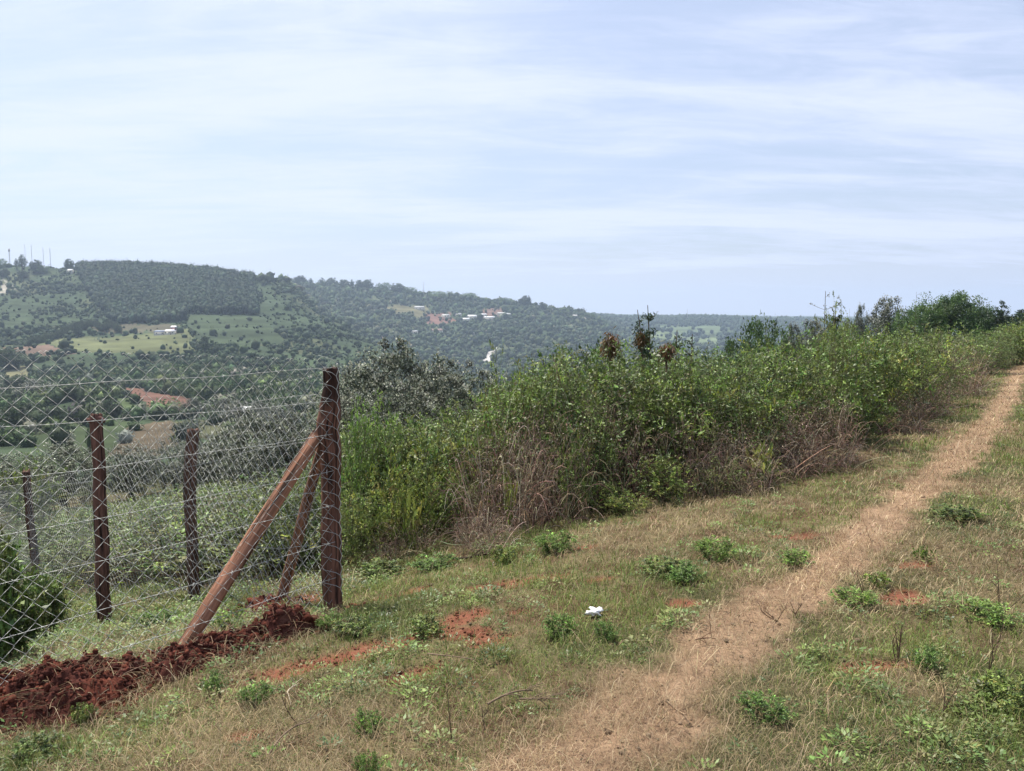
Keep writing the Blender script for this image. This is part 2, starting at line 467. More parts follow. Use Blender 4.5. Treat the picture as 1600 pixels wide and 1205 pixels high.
# ------------------------------------------------------------------ ground: one sheet to the horizon
def build_ground():
    az = np.concatenate([np.linspace(-180, -45, 60)[:-1], np.linspace(-45, 45, 860), np.linspace(45, 180, 60)[1:]])
    r = np.concatenate([np.geomspace(0.25, 1.8, 24)[:-1], np.geomspace(1.8, 30, 330)[:-1], np.geomspace(30, 250, 150)[:-1], np.geomspace(250, 2400, 460)[:-1], np.geomspace(2400, 5200, 40)])
    A, R = np.meshgrid(np.radians(az), r)
    x = (np.sin(A) * R).ravel(); y = (np.cos(A) * R).ravel()
    z = H(x, y)
    rr = np.hypot(x, y)
    red = red_mask(x, y); pm = path_mask(x, y)
    z = z - 0.015 * red * (rr < 30)
    # colour
    soil = np.array([.10, .062, .038]); thatch = np.array([.16, .125, .07]); green = np.array([.05, .062, .026])
    n1 = fbm(x * 0.8, y * 0.8, 51, 4); n2 = fbm(x * 7, y * 7, 52, 3)
    c = lerp(np.tile(soil, (len(x), 1)), np.tile(thatch, (len(x), 1)), sstep(.3, .65, n2))
    c = lerp(c, np.tile(green, (len(x), 1)), 0.75 * sstep(.42, .62, n1))
    c = lerp(c, np.tile(np.array([.27, .18, .115]), (len(x), 1)) * (0.8 + 0.4 * n2[:, None]), pm * 0.95)
    c = lerp(c, np.tile(np.array([.185, .072, .045]), (len(x), 1)) * (0.75 + 0.5 * n2[:, None]), red * 0.95 * (rr < 30))
    azc = np.clip(np.arctan2(x, y), -AZM, AZM); Y = rr * np.cos(azc); cc = 800 + FPX * np.tan(azc)
    row = far_row(cc, Y)
    base = np.array([.047, .067, .036]) * (0.65 + 0.7 * fbm(x / 35, y / 35, 61, 4))[:, None]
    dry = np.array([.15, .14, .07])
    base = lerp(base, np.tile(dry, (len(x), 1)), 0.30 * sstep(.5, .7, fbm(x / 60 + 9, y / 60, 62, 3)))
    k = land(cc, Y, row)
    fc = np.array([f[3] for f in FIELDS] + [(0, 0, 0)])
    stripe = 0.70 + 0.60 * vnoise(z * 0.75 + fbm(x / 30, y / 30, 64, 2) * 2.5, x / 60, 63)
    base = base * (0.62 + 0.76 * fbm(x / 7, y / 7, 66, 3))[:, None] * (0.86 + 0.28 * vnoise(z * 0.45 + fbm(x / 40, y / 40, 67, 2) * 3, x / 90, 68))[:, None]
    fcol = fc[k] * stripe[:, None] * (0.70 + 0.6 * fbm(x / 8, y / 8, 65, 4))[:, None]
    base = np.where((k >= 0)[:, None], fcol, base)
    c = lerp(c, base, sstep(28, 60, rr))
    nr, na = len(r), len(az)
    i = np.arange((nr - 1) * na).reshape(nr - 1, na)[:, :-1].ravel()
    F = np.stack([i, i + na, i + na + 1, i + 1], -1)[:, ::-1]
    me = mesh_np("ground", np.stack([x, y, z], -1), [F], c, M_GROUND, smooth=True)
    tag(obj("ground", me), kind="structure", label="grassy hillside ground falling into the valley and rising to the far hills", cat="ground")
build_ground()

# ------------------------------------------------------------------ far vegetation
def ico(sub=1):
    import bmesh
    bm = bmesh.new(); bmesh.ops.create_icosphere(bm, subdivisions=sub, radius=1.0)
    V = np.array([v.co[:] for v in bm.verts]); F = np.array([[v.index for v in f.verts] for f in bm.faces]); bm.free()
    return V, F
ICO1, ICO1F = ico(1)
ICO2, ICO2F = ico(2)
ICO3, ICO3F = ico(3)
def far_template(rs, tall=1.0, clumps=26, core=.8):
    V = ICO1 * (1 + rs.normal(0, .20, (len(ICO1), 1)))
    V = V * np.array([1, 1, tall]) * core + np.array([0, 0, tall * .75])
    sh = np.clip(rs.normal(1, .22, len(V)), .5, 1.6)
    if clumps:
        P = rdir(rs, clumps) * rs.uniform(.75, 1.15, (clumps, 1)) * np.array([1, 1, tall]) + np.array([0, 0, tall * .8])
        T = np.stack([P + rdir(rs, clumps) * .26 for _ in range(3)], 1).reshape(-1, 3)
        F = np.concatenate([ICO1F, np.arange(clumps * 3).reshape(-1, 3) + len(V)])
        V = np.concatenate([V, T]); sh = np.concatenate([sh, np.repeat(np.clip(rs.normal(1.1, .3, clumps), .5, 1.9), 3)])
    else:
        F = ICO1F
    return V, F, sh
def far_mass(name, P, R, col, tall, rs, clumps, label, cat):
    T = [far_template(rs, 1.0, clumps) for _ in range(8)]
    mb = MB(); kind = rs.integers(0, 8, len(P)); a = rs.uniform(0, 2 * pi, len(P))
    for k in range(8):
        m = kind == k
        if not m.any(): continue
        V, F, sh = T[k]; n = m.sum(); ca, sa = np.cos(a[m])[:, None], np.sin(a[m])[:, None]
        X = (V[None, :, 0] * ca - V[None, :, 1] * sa) * R[m][:, None] + P[m][:, None, 0]
        Y = (V[None, :, 0] * sa + V[None, :, 1] * ca) * R[m][:, None] + P[m][:, None, 1]
        Z = V[None, :, 2] * R[m][:, None] * tall[m][:, None] + P[m][:, None, 2]
        VV = np.stack([X, Y, Z], -1).reshape(-1, 3)
        FF = (F[None] + (np.arange(n) * len(V))[:, None, None]).reshape(-1, 3)
        CC = (col[m][:, None, :] * sh[None, :, None]).reshape(-1, 3)
        mb.add(VV, FF, CC)
    o = obj(name, mb.mesh(name, M_FAR))
    tag(o, label, cat, kind="stuff")
    return o
def scatter(rs, n, c0, c1, y0, y1):
    c = rs.uniform(c0, c1, n); Y = np.sqrt(rs.uniform(y0 ** 2, y1 ** 2, n))
    return c, Y
def pos(c, Y):
    X = (c - 800) / FPX * Y
    return X, Y
rs = np.random.default_rng(3)
def far_veg():
    # plantation wood
    c, Y = scatter(rs, 30000, 100, 410, 480, 1010)
    row = far_row(c, Y); m = inpoly(c, row, PLANT) & (Y > 550)
    c, Y = c[m], Y[m]; X, _ = pos(c, Y); n = len(X)
    keep = rs.random(n) < .55; X, Y = X[keep], Y[keep]; n = len(X)
    P = np.stack([X, Y, H(X, Y) + 1.0], -1)
    col = pick(rs, [(.034, .052, .034, 3), (.047, .067, .040, 2), (.026, .040, .030, 1)], n, .22)
    far_mass("plantation_wood", P, rs.uniform(2.3, 3.9, n), col, rs.uniform(1.1, 1.7, n), rs, 14,
             "dark close-grown plantation wood on the far left hill, with a straight lower edge", "wood")
    print('plantation', n)
    # scrub on the near spur and valley trees
    def cover_keep(X, Y, c, row, rs):
        k = land(c, Y, row)
        keep = np.array([f[4] for f in FIELDS] + [1.0])[k]
        inpl = inpoly(c, row, PLANT) & (Y > 550)
        return (rs.random(len(X)) < keep) & ~inpl
    c, Y = scatter(rs, 49000, -280, 800, 420, 1000)
    row = far_row(c, Y); X, _ = pos(c, Y)
    dens = sstep(.40, .62, fbm(X / 45, Y / 45, 71, 4)) * .8 + .10
    dens *= np.where(Y < 560, 1.4, 1.0) * np.where((c < 130), .75, 1.0)
    m = (rs.random(len(X)) < dens) & cover_keep(X, Y, c, row, rs)
    X, Y, c, row = X[m], Y[m], c[m], row[m]; n = len(X)
    R = rs.lognormal(.33, .45, n).clip(.7, 4.2)
    P = np.stack([X, Y, H(X, Y) - R * .2], -1)
    col = pick(rs, [(.046, .068, .036, 3), (.056, .078, .040, 2.5), (.036, .054, .032, 1.6), (.075, .088, .052, .5)], n, .14)
    far_mass("scrub", P, R, col, rs.uniform(.7, 1.25, n), rs, 8, "scattered green scrub over the near face of the far left hill", "scrub")
    print('scrub', n)
    # wooded second hill
    c, Y = scatter(rs, 42000, 380, 1300, 560, 1620)
    row = far_row(c, Y); X, _ = pos(c, Y)
    m = ((Y > 980) | (c > 640)) & cover_keep(X, Y, c, row, rs) & (rs.random(len(X)) < .42 + .45 * sstep(.35, .6, fbm(X / 60, Y / 60, 72, 3)))
    X, Y, c = X[m], Y[m], c[m]; n = len(X)
    R = rs.lognormal(.9, .48, n).clip(1.0, 7)
    P = np.stack([X, Y, H(X, Y) - R * .1], -1)
    col = pick(rs, [(.045, .066, .036, 3), (.06, .084, .04, 2), (.034, .048, .032, 2), (.10, .11, .07, .35)], n, .2)
    far_mass("hill_woods", P, R, col, rs.uniform(.75, 1.4, n), rs, 6, "dark green trees covering the second far hill beyond the valley", "wood")
    print('hill', n)
    # farthest ridge
    c, Y = scatter(rs, 9000, 900, 1420, 1600, 2500)
    X, _ = pos(c, Y); row = far_row(c, Y)
    m = cover_keep(X, Y, c, row, rs) & (rs.random(len(X)) < .35 + .5 * (Y > 2000))
    X, Y = X[m], Y[m]; n = len(X); R = rs.uniform(3, 7, n)
    P = np.stack([X, Y, H(X, Y)], -1)
    far_mass("distant_woods", P, R, pick(rs, [(.04, .06, .038, 1)], n, .15), rs.uniform(.8, 1.4, n), rs, 0,
             "pale blue-green tree belt along the farthest ridge", "wood")
    # valley trees and bushes in the middle distance
    c, Y = scatter(rs, 15000, -280, 760, 150, 440)
    row = far_row(c, Y); X, _ = pos(c, Y)
    band = np.where((Y > 205) & (Y < 430), .75, .25) * np.where((c < 190) & (Y > 150) & (Y < 420), 1.5, 1.0)
    band = band * sstep(.30, .50, fbm(X / 25, Y / 25, 73, 3))
    band = band * np.where((c > 165) & (c < 330) & (Y > 185) & (Y < 300), .12, 1.0)
    m = (rs.random(len(X)) < band) & cover_keep(X, Y, c, row, rs)
    X, Y, c = X[m], Y[m], c[m]; n = len(X)
    R = rs.lognormal(.55, .4, n).clip(.8, 3.4)
    P = np.stack([X, Y, H(X, Y) - R * .15], -1)
    col = pick(rs, [(.05, .078, .034, 3), (.034, .052, .026, 3), (.08, .11, .045, 1.5), (.15, .16, .12, .8)], n, .22)
    far_mass("valley_bushes", P, R, col, rs.uniform(.8, 1.3, n), rs, 90, "bushes crowding the valley floor between the small fields", "bushes")
    print('valley', n)
far_veg()

# single trees that can be told apart: crown of many small leaf clumps round a branching trunk
def tree_meshes(seed, h, r, pal, nclump=90, leafn=26, leaf=.3, flat=1.0, low=.3, cl=.19, tip=None):
    rs = np.random.default_rng(seed)
    C = rdir(rs, nclump) * (rs.random((nclump, 1)) ** .45) * np.array([r, r, h * (1 - low) * .5 * flat])
    C[:, 2] += h * (low + (1 - low) * .5)
    C += rs.normal(0, r * .06, C.shape)
    cs = r * cl * np.exp(rs.normal(0, .3, nclump))
    mb = MB()
    P = np.repeat(C, leafn, 0) + rdir(rs, nclump * leafn) * (rs.random((nclump * leafn, 1)) ** .5) * np.repeat(cs, leafn)[:, None]
    n = len(P); D = unit(rdir(rs, n) + unit(P - np.array([0, 0, h * .5])) * .6); N_ = unit(rdir(rs, n) + np.array([0, 0, .8]))
    col = pick(rs, pal, nclump, .2)[np.repeat(np.arange(nclump), leafn)] * np.exp(rs.normal(0, .2, (n, 1)))
    if tip is not None:                  # pale flower tips on the outer, upper side of each clump
        q = (P - np.repeat(C, leafn, 0)) / np.repeat(cs, leafn)[:, None]
        od = unit(C - np.array([0, 0, h * .4])); k_ = (q[:, 2] * .7 + (q * np.repeat(od, leafn, 0)).sum(1) + rs.normal(0, .25, n)) > .42
        col[k_] = pick(rs, tip, int(k_.sum()), .15)
    V, F = leaves(P, D, N_, leaf * rs.uniform(.6, 1.4, n), leaf * .55 * rs.uniform(.6, 1.4, n))
    mb.add(V, F, np.repeat(col, 4, 0))
    crown = mb.mesh("crown", M_LEAF)
    tb = MB(); K = 6
    k = 10; tgt = C[rs.choice(nclump, k)]
    p0 = np.zeros((k, 3)); p0[:, 2] = -.3; p1 = np.tile(np.array([0, 0, h * .45]), (k, 1)) + rs.normal(0, r * .08, (k, 3))
    V, F = tubes(bez(p0, p1, tgt, K), np.linspace(1, .25, K)[None] * np.full((k, 1), h * .018), 5)
    tb.add(V, F, np.array([.10, .075, .055]))
    V, F = tubes(bez(np.array([[0, 0, -.4]]), np.array([[0, 0, h * .2]]), np.array([[0, 0, h * .45]]), 5), np.linspace(h * .04, h * .025, 5)[None], 7)
    tb.add(V, F, np.array([.10, .075, .055]))
    return crown, tb.mesh("trunk", M_STEM)
PAL_DARK = [(.035, .06, .024, 3), (.05, .085, .03, 2), (.025, .042, .02, 1)]
PAL_MID = [(.070, .125, .034, 3), (.095, .155, .045, 2), (.05, .085, .028, 1)]
PAL_SILV = [(.05, .062, .038, 3), (.08, .09, .06, 2)]
TIP = [(.36, .36, .30, 2), (.24, .25, .19, 2), (.16, .17, .12, 1)]
TREES = {
 'dark': tree_meshes(1, 7, 3.0, PAL_DARK, 130, 110, .27, low=.03, cl=.21),
 'round': tree_meshes(2, 5, 3.2, PAL_MID, 130, 50, .24, low=.0),
 'tall': tree_meshes(3, 10, 2.2, PAL_DARK, 120, 40, .3, low=.15),
 'silver': tree_meshes(4, 5, 3.0, PAL_SILV, 170, 50, .22, low=.0, tip=TIP),
 'flat': tree_meshes(5, 7, 4.2, PAL_MID, 150, 160, .24, flat=1.0, low=.02, cl=.18),
}
TH = {'dark': 7, 'round': 5, 'tall': 10, 'silver': 5, 'flat': 7}
def tree(kind, px, Y, hpx, label, group=None, wide=1.0, rowbase=None, name="tree"):
    X = (px - 800) / FPX * Y; z = H1(X, Y)
    h = hpx / FPX * Y; s = h / TH[kind]
    e = obj(name, None, None, (X, Y, z - .1 * s), rz=(px * 7.3) % 6.28, sc=(s * wide, s * wide, s))
    cr, tr = TREES[kind]
    obj("crown", cr, e); obj("trunk", tr, e)
    tag(e, label, "tree", group)
    return e
# on the skyline of the far left hill
G1 = "trees on the skyline of the far left hill"
for kind, px, Y, hp, w, lab in [
 ('round', 4, 940, 16, 1.2, "low round tree at the left end of the skyline"),
 ('tall', 33, 935, 17, .8, "slim dark tree just left of the tallest skyline tree"),
 ('tall', 42, 930, 26, 1.2, "tallest ragged tree on the left skyline"),
 ('dark', 63, 930, 20, 1.1, "leaning dark tree on the left skyline beside the slim masts"),
 ('round', 74, 930, 13, 1.2, "low bushy tree right of the leaning dark skyline tree"),
 ('dark', 115, 945, 18, .9, "dark tree at the top left corner of the plantation"),
 ('dark', 43, 900, 12, 1.6, "round dark tree just below the left skyline trees"),
 ('dark', 13, 900, 14, 1.3, "dark round tree below the left end of the skyline"),
 ('round', 262, 945, 12, 1.5, "flat tree rising above the top of the plantation"),
 ('dark', 290, 945, 14, 1.8, "broad tree standing on the plantation skyline"),
 ('dark', 325, 945, 13, 1.2, "rounded tree on the skyline right of the broad plantation one"),
 ('dark', 352, 950, 11, 1.6, "small dark tree where the skyline begins to fall"),
 ('dark', 415, 950, 11, 2.4, "wide dark tree clump at the right shoulder of the first hill")]:
    tree(kind, px, Y, hp, lab, G1, w)
G2 = "trees on the skyline of the second hill"
for i, (px, hp, w, k) in enumerate([(470, 12, 2, 'dark'), (488, 11, 1.4, 'tall'), (505, 13, 1.6, 'tall'), (520, 14, 1.3, 'dark'), (541, 12, 1.8, 'dark'), (552, 13, 1, 'tall'), (565, 12, 1.2, 'dark'), (575, 13, 1.5, 'dark'),
     (601, 12, 1.2, 'round'), (622, 12, 1.8, 'dark'), (640, 10, 1.6, 'round'), (690, 11, 2.2, 'round'), (735, 9, 1.6, 'round'), (790, 8, 1.5, 'round'), (822, 12, 1.3, 'dark'), (848, 9, 1.4, 'dark'), (882, 7, 1.6, 'round'), (920, 7, 2, 'round'), (955, 7, 1.5, 'dark')]):
    tree(k, px, 1490, hp * 1.25, ORD[i] + " tree from the left along the skyline of the second hill", G2, w)
G3 = "trees in the valley"
for kind, px, Y, hp, w, lab in [
 ('dark', 12, 470, 34, 1.6, "dark tree clump at the left edge by the pinkish bare strip"),
 ('dark', 25, 330, 42, 1.5, "large dark tree at the left edge below the yellowish strip"),
 ('silver', 52, 300, 34, 1.4, "grey-leaved tree above the dark valley trees on the left"),
 ('dark', 110, 275, 26, 1.3, "dark rounded tree left of the pale green plot"),
 ('dark', 128, 262, 24, 1.0, "dark tree touching the lower corner of the pale green plot"),
 ('dark', 170, 240, 30, 1.4, "dark spreading tree between the pale green plot and red plot"),
 ('dark', 195, 225, 14, 1.8, "low dark tree just below the red ploughed plot"),
 ('dark', 40, 215, 40, 1.5, "dark tree over the steep bank on the left"),
 ('dark', 15, 190, 50, 1.3, "tall dark tree shading the left edge of the valley"),
 ('dark', 80, 210, 34, 1.2, "dark tree right of the one over the steep bank"),
 ('silver', 345, 205, 36, 1.3, "grey-green tree right of the red ploughed plot"),
 ('silver', 372, 185, 40, 1.2, "pale-tipped tree above the broken grey field"),
 ('silver', 402, 190, 34, 1.3, "pale-tipped tree left of the corner post, farther row"),
 ('silver', 430, 160, 40, 1.2, "grey tree beside the small white roof"),
 ('silver', 300, 230, 30, 1.1, "grey bush at the right end of the red ploughed plot"),
 ('dark', 320, 560, 14, 1.1, "lone dark tree at the edge of the two hillside fields"),
 ('dark', 322, 520, 16, 1.1, "dark tree below the lone one between the hillside fields"),
 ('dark', 392, 720, 6, 1.6, "tiny lone bush in the darker hillside field"),
 ('dark', 123, 640, 15, 1.0, "dark tree on the terraces left of the plantation foot"),
 ('dark', 92, 650, 12, 1.0, "small dark tree on the left terraces"),
 ('dark', 72, 600, 13, 1.1, "dark tree low on the left terraces"),
 ('dark', 110, 660, 10, 1.6, "wide dark bush on the left terraces"),
 ('tall', 133, 112, 46, .55, "dark narrow tree behind the fence post with the cap"),
 ]:
    tree(kind, px, Y, hp, lab, G3, w)
# hedge line above the large light field
for i in range(34):
    t = i / 33
    px = 45 + t * 145; row = 548 - 36 * min(1, t * 1.8) if t < .56 else 512 + 3 * sin(i)
    Ys = np.linspace(420, 760, 300); Yh = Ys[np.argmin(np.abs(far_row(np.full(300, px), Ys) - row))]
    tree('dark' if i % 3 else 'tall', px, Yh, 11 + 3 * ((i * 37) % 5) / 5, ORD[i] + " dark tree from the lower left in the line above the light green field", "trees lining the light green field", 1.1)
# trees at the end of our own ridge
G4 = "trees at the end of the ridge"
def tree_top(kind, px, Y, top, half, label, group=None):
    z0 = H1((px - 800) / FPX * Y, Y); x = xpos(px, Y, z0 + 2); z = H1(x, Y) - .2
    h = CAMZ + Y * row_t(top) - z; R0 = {'dark': 3.3, 'round': 3.5, 'tall': 2.4, 'silver': 3.3, 'flat': 4.6}[kind]
    q = half / FPX * Y / R0
    e = obj("tree", None, None, (x, Y, z), rz=(px * 7.3) % 6.28, sc=(q, q, h / TH[kind] * .97))
    cr, tr = TREES[kind]; obj("crown", cr, e); obj("trunk", tr, e); tag(e, label, "tree", group)
for kind, px, Y, top, half, lab in [
 ('round', 1194, 34, 488, 46, "dark rounded tree rising behind the thicket left of the seed stalk"),
 ('round', 1152, 33, 520, 30, "low dark tree at the left of the rounded dark tree behind the thicket"),
 ('silver', 1344, 70, 476, 14, "slim grey-green tree between the seed stalk and the pale bushy tree"),
 ('silver', 1388, 75, 464, 32, "pale grey bushy tree left of the broad green tree"),
 ('round', 1418, 70, 478, 26, "green tree squeezed between the pale bushy tree and the broad one"),
 ('flat', 1480, 66, 454, 54, "broad spreading bright green tree, the largest on the ridge"),
 ('round', 1446, 74, 470, 30, "dark tree half hidden behind the broad spreading tree"),
 ('flat', 1530, 72, 475, 28, "dark tree at the right shoulder of the broad spreading tree"),
 ('tall', 1563, 68, 468, 13, "thin open-crowned tree with gaps against the sky right of the broad tree"),
 ('round', 1545, 76, 484, 30, "low dark tree under the open-crowned one"),
 ('dark', 1596, 70, 482, 34, "dark blue-green tree at the right edge of the picture"),
 ('round', 1312, 60, 500, 30, "low pale bush behind the thicket under the seed stalk"),
 ('silver', 1268, 52, 500, 26, "low grey bush left of the seed stalk"),
 ('silver', 1238, 50, 506, 20, "small grey bush between the dark rounded tree and the seed stalk"),
 ('dark', 1650, 66, 480, 50, "dark tree beyond the end of the footpath")]:
    tree_top(kind, px, Y, top, half, lab, G4)

# ------------------------------------------------------------------ masts, houses
def box(mb, x0, x1, y0, y1, z0, z1, col):
    V = np.array([[x, y, z] for z in (z0, z1) for y in (y0, y1) for x in (x0, x1)])
    F = np.array([[0, 2, 3, 1], [4, 5, 7, 6], [0, 1, 5, 4], [2, 6, 7, 3], [0, 4, 6, 2], [1, 3, 7, 5]])
    mb.add(V, F, np.array(col, float))
def mast(px, Y, hpx, label, wide=.5, top=False):
    X = (px - 800) / FPX * Y; z = H1(X, Y); h = hpx / FPX * Y
    e = obj("radio_mast", None, None, (X, Y, z))
    mb = MB()
    leg = [np.array([[cos(a) * wide, sin(a) * wide, -1], [cos(a) * wide * .3, sin(a) * wide * .3, h]]) for a in (0, 2.09, 4.19)]
    V, F = tubes(np.array([np.linspace(l[0], l[1], 12) for l in leg]), np.full((3, 12), wide * .15), 4); mb.add(V, F, [.45, .44, .46])
    br = []
    for k in range(int(h / 2.5)):
        for j in range(3):
            a = leg[j]; b = leg[(j + 1) % 3]
            t0 = k * 2.5 / h; t1 = min(1, (k + 1) * 2.5 / h)
            br.append(np.linspace(a[0] * (1 - t0) + a[1] * t0, b[0] * (1 - t1) + b[1] * t1, 3))
    V, F = tubes(np.array(br), np.full((len(br), 3), wide * .08), 3); mb.add(V, F, [.45, .44, .46])
    obj("lattice", mb.mesh("lattice", M_PLAIN), e)
    if top:
        mt = MB(); box(mt, -.9, .9, -.5, .5, h - 4, h - .5, (.5, .45, .45)); obj("antenna", mt.mesh("antenna", M_PLAIN), e)
    tag(e, label, "radio mast", "radio masts on the hills")
mast(23, 960, 30, "thick lattice mast at the left, the tallest on the skyline", .9, True)
mast(47.5, 990, 38, "faint thin mast just right of the tallest skyline tree", .45)
mast(57.5, 980, 38, "thin mast between the two leftmost slender masts", .5)
mast(75.5, 980, 34, "faint slender mast, second from the right on the left skyline", .5)
mast(86, 970, 32, "rightmost slender mast of the cluster on the left skyline", .6)
mast(663, 1500, 22, "lone thin mast on the second hill above the farm buildings", .8)
mast(1073, 2200, 15, "tiny mast on the farthest ridge", 1.0)
def house(px, Y, w, d, h, label, roofc=(.75, .75, .75), wallc=(.62, .58, .5), rz=.1, pitch=.3, windows=3, name="house"):
    X = (px - 800) / FPX * Y; z = H1(X, Y)
    e = obj(name, None, None, (X, Y, z + .3), rz=rz)
    mb = MB(); box(mb, -w / 2, w / 2, -d / 2, d / 2, -2, h, wallc); obj("wall", mb.mesh("wall", M_PLAIN), e)
    mb = MB(); o_ = .5; rh = d * pitch
    V = np.array([[-w/2-o_, -d/2-o_, h+.02], [w/2+o_, -d/2-o_, h+.02], [w/2+o_, d/2+o_, h+.02], [-w/2-o_, d/2+o_, h+.02], [-w/2-o_*.5+1, 0, h + rh], [w/2+o_*.5-1, 0, h + rh]])
    mb.add(V, [np.array([[0, 1, 5, 4], [2, 3, 4, 5], [3, 2, 1, 0]]), np.array([[3, 0, 4], [1, 2, 5]])], np.array(roofc, float))
    obj("roof", mb.mesh("roof", M_PLAIN), e)
    for k in range(windows):
        mb = MB(); x = -w / 2 + w * (k + .5) / windows
        box(mb, x - .5, x + .5, -d / 2 - .05, -d / 2 + .05, h * .4, h * .8, (.05, .06, .07)); obj("window", mb.mesh("window", M_PLAIN), e)
    mb = MB(); x = -w / 2 + w * (.5 + (windows // 2)) / windows + .9
    box(mb, x, x + .8, -d / 2 - .06, -d / 2 + .04, -.3, h * .78, (.12, .08, .06)); obj("door", mb.mesh("door", M_PLAIN), e)
    tag(e, label, "house", "houses on the far hills")
house(267, 628, 8, 5, 2.6, "whitish low house at the foot of the plantation", (.78, .74, .76))
house(273, 640, 5, 5, 4.2, "small taller house with pinkish wall behind the low white one", (.8, .76, .78), (.5, .3, .28), rz=.4, windows=2)
house(252, 633, 9, 5, 2.2, "grey-roofed shed left of the low white house", (.22, .25, .32), (.5, .48, .45), windows=2)
house(116, 930, 6, 5, 3, "tiny white-roofed house at the plantation's top left corner", (.85, .85, .85))
house(2, 905, 12, 7, 4, "white-roofed house at the left edge under the skyline", (.85, .85, .85))
for px, Y, w, lab, rc in [
 (656, 1385, 18, "pale long roof alone under the lone mast", (.5, .5, .5)),
 (697, 1360, 14, "small grey roof left of the white-roofed farm buildings", (.5, .5, .48)),
 (716, 1370, 12, "narrow whitish roof left of the long white ones", (.6, .6, .58)),
 (726, 1335, 18, "lowest long white roof of the hilltop farm", (.8, .8, .78)),
 (737, 1355, 20, "bright white roof in the middle of the hilltop farm", (.85, .85, .85)),
 (755, 1370, 13, "small white roof behind the hilltop farm", (.7, .7, .7)),
 (765, 1345, 20, "broad grey-white roof at the right of the hilltop farm", (.65, .65, .65)),
 (783, 1380, 14, "pale roof among trees right of the hilltop farm", (.55, .55, .52)),
 (793, 1375, 12, "small pale roof farthest right of the hilltop farm", (.6, .6, .6)),
 (683, 1240, 18, "low building on the red earth patch of the second hill", (.42, .28, .24)),
 (738, 1245, 7, "tiny white roof alone below the hilltop farm", (.85, .85, .85)),
 (898, 1450, 9, "small white house near the skyline over the thicket", (.85, .8, .78)),
 (910, 1440, 12, "brownish house right of the small white skyline house", (.5, .4, .35)),
 (962, 1350, 9, "tiny house seen above the brown dead shoots", (.8, .8, .8)),
 (985, 1150, 11, "white-roofed house beside the leaning dark plant", (.85, .85, .85)),
 (874, 860, 12, "white-roofed house beside the pale dirt road", (.8, .8, .82)),
 (790, 800, 8, "small white-roofed house right of the pale quarry scar", (.8, .8, .8)),
 (648, 1180, 10, "grey roof low on the wooded slope left of the red patch", (.5, .5, .52))]:
    house(px, Y, w, w * .5, 3, lab, rc, rz=(px * 13 % 10) / 12 - .4)
house(383, 205, 5, 4, 2.2, "small white hut among grey trees left of the corner post", (.85, .85, .85), (.7, .7, .7), rz=.2)

# ------------------------------------------------------------------ hazy air
def haze():
    mb = MB(); box(mb, -4500, 4500, -4500, 5000, -260, 190, (1, 1, 1))
    m, nt, N, L = new_mat("hazy_air")
    out = N("ShaderNodeOutputMaterial"); v = N("ShaderNodeVolumePrincipled")
    v.inputs['Color'].default_value = (.64, .80, 1.0, 1)
    v.inputs['Density'].default_value = 0.00020
    v.inputs['Anisotropy'].default_value = 0.35
    L(v.outputs[0], out.inputs[1])
    tag(obj("haze", mb.mesh("haze", m)), "thin bluish haze in the air over the valley", "haze", kind="stuff")
haze()

